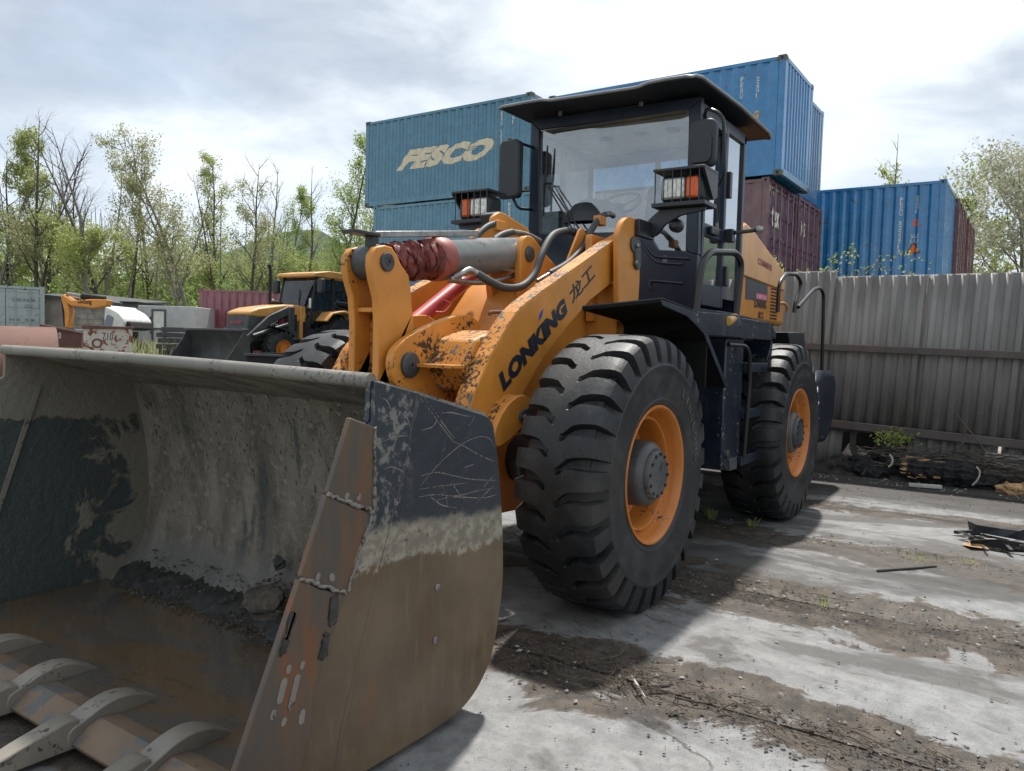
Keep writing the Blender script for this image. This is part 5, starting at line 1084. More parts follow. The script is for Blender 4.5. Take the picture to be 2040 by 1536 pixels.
wing = MB(); wing.prism([(-1.66, 1.25), (-1.70, 2.4), (-1.72, 2.4)], 1, 2, 2.001) if False else None
MB().bb(-2.48, -2.40, .83, .90, 2.42, 2.53).tube([(-2.45, .90, 2.50), (-2.56, 1.06, 2.53)], .018, 8).build('door_stay', M['black'], L, .006)
MB().lathe([(.03, 0), (.035, .03), (.02, .06), (0, .06)], (-2.55, 1.05, 2.53), (-.3, .9, .1), 12).build('stay_knob', M['steel'], L)
# ---- engine hood
hs = [(-3.02, 1.80), (-3.02, 2.50), (-3.55, 2.80), (-3.80, 2.76), (-4.95, 2.46), (-5.08, 2.34), (-5.13, 1.80)]
hood = MB().prism(rpoly(hs, [0, .05, .25, .2, .15, .1, 0], 5), 1, -.62, .62).build('engine_hood', M['orange'], L, .05)
sh = [(-3.04, 2.26), (-3.04, 2.48), (-3.55, 2.76), (-3.80, 2.72), (-4.90, 2.43), (-5.02, 2.33), (-5.06, 2.20)]
MB().prism(rpoly(sh, .06), 1, .615, .640).build('hood_shoulder', M['orange_pale'], hood, .02)
vn = MB()
for i in range(5):
    for j in range(11): vn.bb(-4.60-i*.055, -4.56-i*.055, .621, .6235, 1.86+j*.036, 1.878+j*.036)
vn.build('vent_slots', M['char'], hood)
MB().prism([(-3.68, 2.02), (-4.42, 2.04), (-4.42, 2.30), (-3.68, 2.31)], 1, .621, .624).build('advert_sticker', M['printgrey'], hood)
MB().prism([(-4.02, 2.045), (-4.40, 2.05), (-4.40, 2.11), (-4.02, 2.11)], 1, .6245, .626).build('advert_band', M['pink'], hood)
for t_, o_, uu, vv, m_ in (('LONKING', (-3.98, .6245, 1.955), (-.42, 0, .005), (0, 0, .085), M['decal']), ('龙工', (-4.12, .6245, 1.85), (-.20, 0, 0), (0, 0, .075), M['decal']), ('CUMMINS', (-3.98, .643, 2.40), (-.5, 0, -.03), (0, 0, .07), M['bellowsring'])):
    text_on('lettering', t_, o_, uu, vv, m_, hood, bold=.03)
text_on('lettering', '8 800 222', (-4.04, .6268, 2.058), (-.34, 0, .0), (0, 0, .04), M['white'], hood, bold=.02)
# ---- rear: counterweight and rear fenders
cw = rpoly([(-4.1, .55), (-4.1, 1.05), (-4.95, 1.30), (-5.55, 1.30), (-5.7, 1.15), (-5.65, .75), (-5.3, .48)], .08)
MB().prism(cw, 1, -1.12, 1.12).build('counterweight', M['navy'], L, .06)
MB().prism([(-3.9, 1.70), (-4.55, 1.72), (-4.62, 1.42), (-4.2, 1.36)], 1, .62, 1.0).build('rear_step_box', M['black'], L, .01)
# ---- long scratches through the paint of the near bucket side
SC = [[(839, 795), (862, 825), (884, 855), (905, 882)], [(845, 792), (870, 826), (893, 858), (906, 874)], [(838, 968), (862, 938), (895, 905), (925, 882), (955, 870), (975, 874), (985, 890)], [(905, 880), (930, 892), (952, 905), (985, 920)], [(838, 948), (870, 941), (905, 948), (940, 955), (988, 957)], [(835, 975), (880, 968), (930, 962)], [(880, 823), (900, 822), (925, 828), (945, 829)], [(840, 858), (850, 854), (862, 850), (872, 835), (880, 823)], [(960, 975), (972, 960), (986, 945)], [(835, 990), (870, 985), (910, 988), (950, 978), (988, 972)], [(862, 1000), (900, 990), (960, 992), (990, 985)], [(924, 932), (935, 928), (944, 925)], [(932, 850), (940, 840), (946, 830)], [(858, 990), (880, 1006), (910, 1012)], [(900, 960), (912, 980), (930, 1000)], [(880, 965), (888, 985), (892, 1010)], [(947, 1005), (965, 985), (985, 968)], [(765, 935), (780, 930), (800, 938), (806, 945)], [(755, 950), (775, 962), (790, 985)], [(760, 880), (790, 870), (815, 868)], [(770, 900), (785, 885), (795, 862)], [(762, 792), (772, 800), (778, 815)], [(798, 820), (812, 835), (818, 858)]]
for sc_ in SC:
    yy = BW+.001 if sc_[0][0] > 830 else BW+.0186
    P = smoothpath([at(a, b, 1, yy) for a, b in sc_], 5); n = len(P); v = []
    for i, p in enumerate(P):
        t = (P[min(i+1, n-1)]-P[max(i-1, 0)]).normalized(); w = Vector((0, 1, 0)).cross(t).normalized()*(.0008+.0012*math.sin(math.pi*i/(n-1)))*rnd.uniform(.6, 1.3); v += [p-w, p+w]
    MB().add(v, [(2*i, 2*i+1, 2*i+3, 2*i+2) for i in range(n-1)]).build('scratch', M['weld'], bucket, smooth=0)
MB().tube(smoothpath([at(a, b, 1, BW+.017) for a, b in ((830, 786), (807, 927), (780, 1033), (748, 1161), (706, 1336), (679, 1448), (666, 1536))], 3), .0025, 6).build('ridge_bead', M['cutter'], bucket)
# ------------------------------------------------------------------ what lies in the bucket
b = MB(); n = 26; rg = random.Random(41); pts = []
for i in range(n+1): y = -1.26+2.52*i/n; pts.append((1.77+.02*math.sin(i*1.3)+rg.uniform(-.008, .008), y))
for i in range(n, -1, -1): y = -1.26+2.52*i/n; pts.append((2.66+.01*math.sin(i*2.1), y))
b.v = [(x, y, .090) for x, y in pts]; m = len(pts); b.f = [(i, i+1, m-2-i, m-1-i) for i in range(n)]
tag(b.build('puddle', M['water'], smooth=0), 'rusty brown puddle standing in the loader bucket', 'puddle')
b = MB(); vs = []; ny = 90
for j in range(ny+1):
    y = -1.2+2.42*j/ny; h = .05+.03*math.sin(j*.137)+.015*math.sin(j*.41+1)+rg.uniform(-.02, .02)+(.03 if .0 < y < 1.1 else -.03)
    for k, (x, z) in enumerate(((1.60, .17), (1.66, .16), (1.72, .13+h*.3), (1.78, .085+h*.25), (1.83, .075))): vs.append((x+rg.uniform(-.014, .016)+(.025*math.sin(j*.23)+.012*math.sin(j*.61) if k > 2 else 0), y, z+rg.uniform(-.010, .012)))
b.add(vs, [(j*5+k, j*5+k+1, (j+1)*5+k+1, (j+1)*5+k) for j in range(ny) for k in range(4)]); tag(b.build('wet_mud', M['mud'], smooth=50), 'strip of dark wet mud along the back of the bucket floor', 'mud', kind='stuff')
tag(litter('bucket_grit', [(1.58, 1.86, -1.1, 1.2, 900, 0), (1.62, 1.80, -.12, .30, 500, 1)], M['clod'], .004, .018, 71, .8, lambda x, y: max(.10, .26-(x-1.56)*.75)+(.06 if -.08 < y < .2 and x < 1.76 else 0)), 'loose stones and crumbs sticking to the mud in the bucket', 'grit', kind='stuff')
for c, s, lab, mt in (((1.70, .06, .20), (.075, .13, .085), 'large gritty clod of dirt above the puddle in the bucket', 'clod'), ((1.60, .02, .37), (.025, .035, .035), 'small dark clod stuck on the bucket back wall', 'mud'), ((1.80, .30, .12), (.06, .10, .05), 'dark mud lump at the puddle edge beside the large clod', 'mud')):
    b = MB(); lump(b, c, s, int(c[0]*977), 3); tag(b.build('mud_clod', M[mt], smooth=40), lab, 'clod', 'clods in the bucket')

# ------------------------------------------------------------------ yellow backhoe loader
def backhoe():
    r = empty('backhoe_loader', (-12.2, -15.2, .70), R(3)); tag(r, 'yellow and black backhoe loader standing beyond the bucket', 'backhoe loader')
    MB().prism([(1.0, 1.30), (1.0, 1.78), (1.6, 1.76), (2.5, 1.62), (2.85, 1.50), (2.86, 1.40), (1.2, 1.30)], 1, -.45, .45).build('hood', M['bhyellow'], r, .05)
    MB().prism([(2.84, 1.42), (2.95, .72), (2.1, .70), (1.0, .75), (1.0, 1.30), (2.3, 1.36)], 1, -.43, .43).build('grille', M['bhgrey'], r, .03)
    MB().prism([(1.15, 1.02), (1.15, 1.50), (2.2, 1.30), (2.2, 1.08)], 1, .46, .47).build('side_cover', M['char'], r)
    text_on('lettering', 'WC', (2.16, .475, 1.12), (-.30, 0, .06), (0, 0, .13), M['white'], r, .02); text_on('lettering', 'HUNT', (1.80, .475, 1.20), (-.50, 0, .12), (0, 0, .13), M['redprint'], r, .03); text_on('lettering', 'WC HUNT', (2.93, -.22, 1.16), (0, .44, 0), (-.014, 0, .09), M['redprint'], r, .02)
    MB().bb(.85, 1.05, -.50, .50, .8, 1.74).build('hood_band', M['bhyellow'], r, .02)
    c = MB()
    for x0, x1 in ((.95, .62), (-.75, -.68), (-.05, -.02)):
        for s in (-1, 1): c.prism([(x0, 1.05), (x0-.09, 1.05), (x1-.09, 2.62), (x1, 2.62)], 1, *sorted((.62*s, .70*s)))
    c.bb(-.80, .95, -.70, .70, .85, 1.08); c.bb(.86, .95, -.70, .70, 1.05, 1.30); cab_ = c.build('cab', M['char'], r, .015)
    MB().prism([(.91, 1.30), (.90, 1.30), (.60, 2.60), (.61, 2.60)], 1, -.60, .60).build('windscreen', M['glass'], cab_, smooth=0)
    for s in (-1, 1): MB().prism([(.86, 1.1), (-.04, 1.1), (-.04, 2.58), (.58, 2.58)], 1, *sorted((.655*s, .66*s))).build('side_window', M['glass'], cab_, smooth=0); MB().prism([(-.12, 1.4), (-.70, 1.4), (-.70, 2.58), (-.12, 2.58)], 1, *sorted((.655*s, .66*s))).build('side_window', M['glass'], cab_, smooth=0)
    MB().prism(rpoly([(.82, 2.62), (.80, 2.72), (.2, 2.82), (-.85, 2.82), (-.92, 2.66), (-.9, 2.62)], .04), 1, -.78, .78).build('roof', M['bhyellow'], cab_, .05)
    MB().prism(rpoly([(-.45, 1.3), (.05, 1.3), (.05, 1.45), (-.28, 1.5), (-.36, 2.05), (-.48, 2.05)], .05), 1, -.25, .25).build('seat', M['teal'], cab_, .04)
    MB().tube([(.72, .05, 1.35), (.60, .05, 1.75)], .04, 8).tube([(.60+.02, .05+.2*math.cos(a), 1.76+.2*math.sin(a)*.5) for a in np.linspace(0, 6.283, 17)], .015, 6).build('steering_wheel', M['char'], cab_)
    for s in (1, -1):
        MB().bb(.60, .74, *sorted((.80*s, 1.02*s)), 2.14, 2.56).build('mirror', M['blackplastic'], cab_, .04); MB().bb(.92, .96, *sorted((.72*s, .80*s)), 1.7, 1.98).build('side_lamp', M['white'], cab_, .02)
        MB().tube([(.7, .7*s, 2.5), (.68, .9*s, 2.48)], .015, 6).build('mirror_arm', M['char'], cab_)
    MB().tube(smoothpath([(1.45, -.32, 1.75), (1.45, -.32, 2.2), (1.45, -.32, 2.75), (1.52, -.32, 2.92)], 3), .045, 10).build('exhaust', M['char'], r); MB().lathe([(.10, 0), (.14, .05), (.14, .10), (.05, .13), (0, .13)], (1.45, -.1, 1.76), (0, 0, 1), 14).build('air_cleaner', M['char'], r)
    MB().tube([(.90, .25, 1.38), (.72, .10, 2.25)], .012, 6).build('wiper', M['char'], cab_)
    def wheel(x, y, rad, w, nm):
        root = empty('wheel'); root.parent = r; root.location = (x, y, rad)
        b = MB().lathe([(rad*.55, -w/2), (rad*.80, -w/2), (rad*.93, -w*.42), (rad*.95, 0), (rad*.93, w*.42), (rad*.80, w/2), (rad*.55, w/2)], (0, 0, 0), (0, 1, 0), 40)
        for k in range(18):
            for s in (1, -1):
                a = 2*math.pi*(k+(.5 if s < 0 else 0))/18; P = []
                for t in (0, .5, 1): th = a+t*.30; P.append((rad*.955*math.cos(th), s*w*.47*(1-t*.95), rad*.955*math.sin(th)))
                b.tube(P, rad*.055, 5)
        b.build('tyre', M['rubber'], root); MB().lathe([(rad*.56, w*.5), (rad*.52, w*.42), (rad*.5, w*.2), (rad*.2, w*.15), (rad*.18, w*.4), (0, w*.4)], (0, 0, 0), (0, 1, 0) if y > 0 else (0, -1, 0), 28).build('rim', M['rim'], root)
    for y in (-.86, .86): wheel(2.15, y, .50, .36, 1); wheel(-.15, y, .74, .44, 2)
    for s in (-1, 1):
        MB().prism([(.62, 1.35), (.35, 1.60), (-.15, 1.68), (-.6, 1.60), (-.85, 1.35), (-.80, 1.32), (-.55, 1.54), (-.15, 1.61), (.33, 1.54), (.56, 1.32)], 1, *sorted((.64*s, 1.10*s))).build('rear_fender', M['bhyellow'], r, .02)
        a = MB().prism([(1.45, 1.62), (1.62, 1.70), (2.3, 1.42), (3.1, .80), (3.35, .45), (3.25, .38), (2.95, .62), (2.2, 1.22), (1.5, 1.5)], 1, *sorted((.52*s, .62*s))).build('loader_arm', M['bhgrey'], r, .02)
        MB().tube([(1.7, .67*s, 1.2), (2.9, .67*s, .85)], .055, 10).build('lift_cylinder', M['bhgrey'], a); MB().prism([(2.35, 1.10), (2.5, 1.12), (2.0, 1.06), (1.75, .92), (1.72, .86), (2.0, 1.0)], 1, *sorted((.68*s, 1.02*s))).build('front_mudguard', M['char'], a, .01)
        MB().bb(1.38, 1.60, *sorted((.47*s, .63*s)), .9, 1.70).build('arm_tower', M['bhgrey'], a, .02)
        MB().prism([(3.05, .55), (3.22, .42), (3.45, .28), (3.40, .12), (3.2, .2)], 1, *sorted((.50*s, .64*s))).build('bucket_hinge', M['hub'], a, .02)
    bk = MB().sheet([(4.25, .10), (3.7, .08), (3.48, .16), (3.40, .40), (3.42, .66), (3.52, .86), (3.62, .98)], .03, -1.15, 1.15).build('bucket', M['bhgrey'], r)
    for y in (-1.15, 1.13): MB().prism([(4.25, .09), (3.70, .07), (3.47, .15), (3.39, .40), (3.41, .67), (3.60, .97), (3.75, .70)], 1, y, y+.025).build('side_plate', M['bhgrey'], bk)
    MB().bb(3.44, 3.66, -1.17, 1.17, .96, 1.02).build('bucket_lip', M['hub'], bk, .01)
    MB().bb(-.9, 2.6, -.35, .35, .45, .9).build('chassis', M['char'], r, .03)
    MB().prism([(-.9, .5), (-1.6, .6), (-1.7, 2.2), (-1.4, 2.9), (-1.2, 2.9), (-1.3, 1.0)], 1, -.15, .15).build('backhoe_arm', M['bhyellow'], r, .03)
backhoe()
# black dozer plate with chains parked between the machines
p = far(490, 735, 10.5); b = empty('steel_trough', (p.x, p.y, terr(p.x, p.y)), RZ); tag(b, 'low black steel trough beside the loader far front tyre', 'trough')
h = at(490, 706, 2, .0); zt = far(520, 706, 10.5).z-terr(p.x, p.y)
for nm, args in (('front_wall', (0, 1.0, .0, .02, .05, zt)), ('back_wall', (0, 1.0, .5, .52, .05, zt+.02)), ('end_wall', (0, .02, .022, .498, .05, zt)), ('end_wall', (.98, 1.0, .022, .498, .05, zt)), ('floor', (.022, .978, .022, .498, .03, .05))): MB().bb(*args).build(nm, M['char'], b, .004)
MB().bb(-.02, 1.02, -.03, .0, zt-.02, zt+.01).build('rim_bar', M['bhgrey'], b, .003)

# ------------------------------------------------------------------ yard things at far left
def place(px, py, dist, rz=0): p = far(px, py, dist); return Vector((p.x, p.y, p.z)), RZ+rz
p, rz = place(110, 652, 12.0); z0 = terr(p.x, p.y); rad = (p.z-z0)/2
pr_ = empty('rusty_pipe', (p.x, p.y, z0), RZ+R(34)); tag(pr_, 'thick rusty steel pipe lying at the left edge behind the bucket', 'pipe')
MB().lathe([(rad, 0), (rad, -.02), (rad*.985, -4.5), (rad*.94, -4.5), (rad*.94, 0)], (0, .0, rad), (1, 0, 0), 48, True).build('pipe_wall', M['rust'], pr_)
def skip(name, px0, px1, top, bot, dist, m, label, rz=0, txt=None, lean=.0, drop=0):
    p = far(px0, top, dist); q = far(px1, top+drop, dist); w = (Vector((q.x, q.y, 0))-Vector((p.x, p.y, 0))).length; zb = far((px0+px1)/2, bot, dist).z; h = p.z-zb; dd = q.z-p.z+((CR[2])*0)
    r = empty(name, (p.x, p.y, zb), math.atan2(q.y-p.y, q.x-p.x)+rz); tag(r, label, 'skip', 'open steel skips in the far yard')
    MB().prism([(0, 0), (w, 0), (w, h+dd), (0, h)], 1, 0, .03).build('front_wall', m, r, .004); MB().prism([(0, 0), (w, 0), (w, h+dd), (0, h)], 1, 1.5, 1.53).build('back_wall', M['maroonplate'], r); MB().bb(0, .03, .03, 1.5, 0, h*.9).build('end_wall', M['maroonplate'], r); MB().bb(w-.03, w, .03, 1.5, 0, (h+dd)*.9).build('end_wall', M['maroonplate'], r)
    a = MB(); a.add([(-.04, -.05, h), (w+.04, -.05, h+dd), (w+.04, .06, h+dd), (-.04, .06, h), (-.04, -.05, h+.09), (w+.04, -.05, h+dd+.05), (w+.04, .06, h+dd+.05), (-.04, .06, h+.09)], [(0, 1, 2, 3), (7, 6, 5, 4), (0, 4, 5, 1), (1, 5, 6, 2), (2, 6, 7, 3), (3, 7, 4, 0)]); a.build('rim', M['maroonplate'], r, .01)
    if txt: text_on('lettering', txt[0], (txt[1]*w, -.004, txt[2]*h), (txt[3]*w, 0, 0), (0, 0, txt[4]*h), txt[5], r, .01)
    return r, w, h
r, w, h = skip('steel_skip', 166, 264, 655, 700, 22, M['rustwhite'], 'rust stained white steel skip numbered 710', txt=('710', .38, .50, .22, .36, M['printgrey']))
MB().lathe([(.12, 0), (.12, .004), (.075, .004), (.075, 0)], (.55*w/2, -.002, h*.36), (0, -1, 0), 20).build('emblem', M['maroonplate'], r)
skip('steel_skip', 84, 164, 652, 692, 24, M['maroonplate'], 'maroon steel skip numbered 710 left of the white one', R(-14), txt=('710', .28, .45, .2, .32, M['cream']), drop=14)
# concrete apron strip and grass verge there
# excavator arm
def excav():
    d = 30; p = far(140, 640, d); r = empty('excavator', (p.x, p.y, terr(p.x, p.y)), RZ); tag(r, 'orange excavator with folded arm in front of the block wall', 'excavator')
    o = Vector((p.x, p.y, terr(p.x, p.y))); ax_ = Vector((math.cos(RZ), math.sin(RZ), 0))
    def lp(px, py): q = far(px, py, d); return ((Vector((q.x, q.y, 0))-Vector((o.x, o.y, 0))).dot(ax_), q.z-o.z)
    bm_ = MB().prism([lp(*t) for t in ((128, 588), (152, 599), (205, 598), (241, 600), (238, 612), (205, 616), (150, 610), (138, 604))], 1, -.2, .2).build('boom', M['orange'], r, .03)
    MB().prism([lp(*t) for t in ((121, 590), (131, 586), (141, 605), (145, 622), (142, 655), (132, 652), (131, 620))], 1, -.16, .16).build('dipper', M['orange'], r, .03)
    MB().tube([(lp(124, 600)[0], 0, lp(124, 600)[1]), (lp(130, 650)[0], 0, lp(130, 650)[1])], .09, 8).build('bucket_cylinder', M['char'], r)
    MB().tube([(lp(132, 586)[0], .0, lp(132, 586)[1]+.02), (lp(172, 591)[0], 0, lp(172, 591)[1])], .06, 8).build('dipper_rod', M['steel'], r); MB().tube([(lp(170, 591)[0], .0, lp(170, 591)[1]), (lp(228, 598)[0], 0, lp(228, 598)[1])], .10, 8).build('dipper_cylinder', M['char'], r)
    a, b_ = lp(169, 608), lp(203, 611); text_on('lettering', 'LiuGong', (a[0], -.203, a[1]), (b_[0]-a[0], 0, b_[1]-a[1]), (0, 0, .2), M['char'], r, .03)
    MB().bb(lp(232, 600)[0], lp(262, 600)[0], .2, 2.0, .6, lp(240, 612)[1]).build('house', M['bhgrey'], r, .06); MB().bb(lp(225, 600)[0], lp(275, 600)[0], -.2, 2.2, .02, .6).build('tracks', M['char'], r, .1)
    MB().box((lp(137, 655)[0], 0, lp(137, 655)[1]-.25), (.7, .9, .5)).build('bucket', M['bhgrey'], r, .08)
excav()
# wrecked white lorry cab lying on its side
d = 27; p = far(208, 656, d); r = empty('wrecked_cab', (p.x, p.y, terr(p.x, p.y)), RZ); tag(r, 'white wrecked lorry cab tipped over behind the skip', 'lorry cab'); o_ = Vector((p.x, p.y, terr(p.x, p.y))); ax_ = Vector((math.cos(RZ), math.sin(RZ), 0))
def lp(px, py): q = far(px, py, d); return ((Vector((q.x, q.y, 0))-Vector((o_.x, o_.y, 0))).dot(ax_), q.z-o_.z)
MB().prism(rpoly([lp(*t) for t in ((209, 610), (222, 614), (240, 622), (256, 638), (252, 656), (215, 660), (206, 640))], .1), 1, 0, 1.9).build('body', M['white'], r, .08)
MB().prism(rpoly([lp(*t) for t in ((209, 640), (217, 626), (232, 633), (226, 653), (213, 655))], .05), 1, -.02, .0).build('window', M['glassdark'], r); MB().prism([lp(*t) for t in ((206, 640), (204, 625), (210, 607), (222, 616))], 1, .3, 1.9).build('wind_deflector', M['white'], r, .03)
MB().prism([lp(*t) for t in ((243, 640), (262, 640), (266, 656), (242, 658))], 1, .2, 1.7).build('torn_underside', M['char'], r, .05)
# block wall building
d = 36; p = far(88, 586, d); q = far(240, 600, d); r = empty('block_garage', (p.x, p.y, terr(p.x, p.y)), RZ); tag(r, 'low garage of grey blocks and stained plaster behind the excavator', 'building'); w = (q-p).length; h = p.z-terr(p.x, p.y)
MB().bb(.0, w*.38, 0, 4, 0, h-.1).build('plaster_wall', M['plaster'], r); wl = MB().bb(w*.385, w, .02, 4, 0, h-.35).build('block_wall', M['cinder'], r)
k = MB().bb(-.19, .19, -.02, .0, -.09, .09).mesh('block', 30); k.materials.append(M['cinder']); bw, bh = .42, .21
for j in range(12):
    for i in range(7):
        x = w*.385+.25+i*bw+(bw/2 if j % 2 else 0)
        if x < w-.2 and .3+j*bh < h-.45: o = bpy.data.objects.new('block', k); COL.objects.link(o); o.parent = r; o.location = (x, .019, .3+j*bh)
rf_ = MB(); rf_.add([(-.1, -.25, h-.10), (w+.5, -.25, h-.38), (w+.5, 4.1, h-.1), (-.1, 4.1, h+.15), (-.1, -.25, h), (w+.5, -.25, h-.28), (w+.5, 4.1, h), (-.1, 4.1, h+.25)], [(0, 1, 2, 3), (7, 6, 5, 4), (0, 4, 5, 1), (1, 5, 6, 2), (2, 6, 7, 3), (3, 7, 4, 0)]); rf_.build('roof', M['bhgrey'], r)
# dark shed and pale van body
d = 33; p = far(243, 603, d); q = far(276, 604, d); r = empty('dark_shed', (p.x, p.y, terr(p.x, p.y)), RZ); tag(r, 'narrow charcoal shed left of the pale van body', 'shed'); w, h = (q-p).length, p.z-terr(p.x, p.y); MB().bb(0, w, .02, 2, 0, h).build('wall', M['bhgrey'], r, .01); MB().bb(w*.3, w*.85, 0, .02, .02, h*.68).build('door', M['hub'], r, .005); MB().bb(-.05, w+.05, -.08, 2.1, h, h+.05).build('roof', M['char'], r)
d = 30; p = far(275, 608, d); q = far(398, 608, d); r = empty('van_body', (p.x, p.y, terr(p.x, p.y)), RZ); tag(r, 'pale grey insulated van body with framed side door', 'van body'); w, h = (q-p).length, p.z-terr(p.x, p.y)
MB().bb(0, w, .0, 2.2, .35, h).build('body', M['greybox'], r, .02); x0, x1 = w*.24, w*.49; fr_ = MB(); z0_, z1_ = .45, h-.12
for a in ((x0, x0+.06, z0_, z1_), (x1-.06, x1, z0_, z1_), (x0+.06, x1-.06, z1_-.06, z1_), (x0+.06, x1-.06, z0_+.45, z0_+.5)): fr_.bb(a[0], a[1], -.04, 0, a[2], a[3])
fr_.build('door_frame', M['hub'], r, .004); MB().bb(x0+.06, x1-.06, -.012, 0, z0_+.5, z1_-.06).build('door', M['white'], r)
for z in (z0_+.3, z1_-.35): MB().bb(x0-.05, x0+.0, -.05, 0, z, z+.09).build('hinge', M['hub'], r)
MB().bb(.1, w-.1, .2, 2.0, .02, .35).build('underframe', M['char'], r)
# stack of old timber
d = 25; p = far(305, 672, d); q = far(405, 672, d); r = empty('timber_stack', (p.x, p.y, terr(p.x, p.y)), RZ); tag(r, 'stack of weathered dark timber in front of the van body', 'timber'); w = (q-p).length; h = far(305, 646, d).z-terr(p.x, p.y); rg = random.Random(3)
nl = max(3, int(h/.16))
for j in range(nl):
    for i in range(4): x0 = rg.uniform(-.1, .25); MB().box((w/2+x0, .12+i*.24, .08+j*.165), (w*rg.uniform(.75, 1.0), .2, .13), Matrix.Rotation(rg.uniform(-.03, .03), 3, 'Y')).build('timber', M['wood'] if rg.random() < .6 else M['bhgrey'], r, .01)
b = MB(); rg = random.Random(5)
for k in range(40): pp = far(rg.uniform(268, 360), 690, rg.uniform(17, 21)); lump(b, (pp.x, pp.y, terr(pp.x, pp.y)+.08), (rg.uniform(.08, .35), rg.uniform(.08, .3), rg.uniform(.06, .26)), k, 1)
tag(b.build('rubble', M['cinder'], smooth=0), 'heap of broken concrete rubble in the far yard', 'rubble', kind='stuff')
pp = far(258, 690, 20); b = MB().box((pp.x, pp.y, terr(pp.x, pp.y)+.18), (.35, .3, .36), Matrix.Rotation(.4, 3, 'Z')); tag(b.build('white_block', M['white'], None, .03), 'white block standing at the right end of the numbered skip', 'block')
# weeds and verge grass (uncountable)
def blades(name, regions, m, seed, label, hmin, hmax, w=.02):
    rg = np.random.default_rng(seed); b = MB()
    for px0, px1, d0, d1, n in regions:
        for _ in range(n):
            d = rg.uniform(d0, d1); p = far(rg.uniform(px0, px1), 700, d); z = terr(p.x, p.y); a = rg.uniform(0, 6.28); h = rg.uniform(hmin, hmax); s = Vector((math.cos(a), math.sin(a), 0))*w; l = Vector((rg.normal(0, .3), rg.normal(0, .3), 0))*h
            q = Vector((p.x, p.y, z-.02)); b.add([q-s, q+s, q+l*.5+s*.7+Vector((0, 0, h*.6)), q+l*.5-s*.7+Vector((0, 0, h*.6)), q+l+Vector((0, 0, h))], [(0, 1, 2, 3), (3, 2, 4)])
    o = b.build(name, m, smooth=0); tag(o, label, 'grass', kind='stuff'); return o
blades('verge_grass', [(120, 420, 10.5, 13.5, 5200), (-60, 130, 13, 20, 900)], M['leaf_a'], 3, 'short spring grass on the verge beyond the bucket', .05, .18, .012)
blades('tall_weeds', [(262, 300, 17, 20, 420), (330, 362, 14.5, 17, 420), (60, 380, 24, 30, 700)], M['leaf_c'], 4, 'tall dry weeds around the rubble', .3, .75, .016)

# ------------------------------------------------------------------ trees
def leaf_quads(centers, size, rg, stretch=1.0):
    C_ = np.array(centers); n = len(C_); N = rg.normal(size=(n, 3)); N /= np.linalg.norm(N, axis=1)[:, None]; A_ = rg.normal(size=(n, 3)); U_ = np.cross(N, A_); U_ /= np.linalg.norm(U_, axis=1)[:, None]; V_ = np.cross(N, U_)
    s = size*rg.uniform(.5, 1.25, (n, 1)); U_ = U_*s; V_ = V_*s*.6*stretch
    q = np.stack([C_-U_, C_-V_*.9+U_*.1, C_+U_, C_+V_*.9-U_*.1], 1).reshape(-1, 3); return q, np.arange(n*4).reshape(-1, 4)
def np_mesh(name, q, f, m, parent=None):
    me = bpy.data.meshes.new(name); me.vertices.add(len(q)); me.vertices.foreach_set('co', q.ravel().astype(np.float32)); me.loops.add(f.size); me.loops.foreach_set('vertex_index', f.ravel().astype(np.int32)); me.polygons.add(len(f)); me.polygons.foreach_set('loop_start', np.arange(0, f.size, 4, dtype=np.int32)); me.update(calc_edges=True); me.validate(); me.materials.append(m)
    o = bpy.data.objects.new(name, me); COL.objects.link(o); o.parent = parent; return o
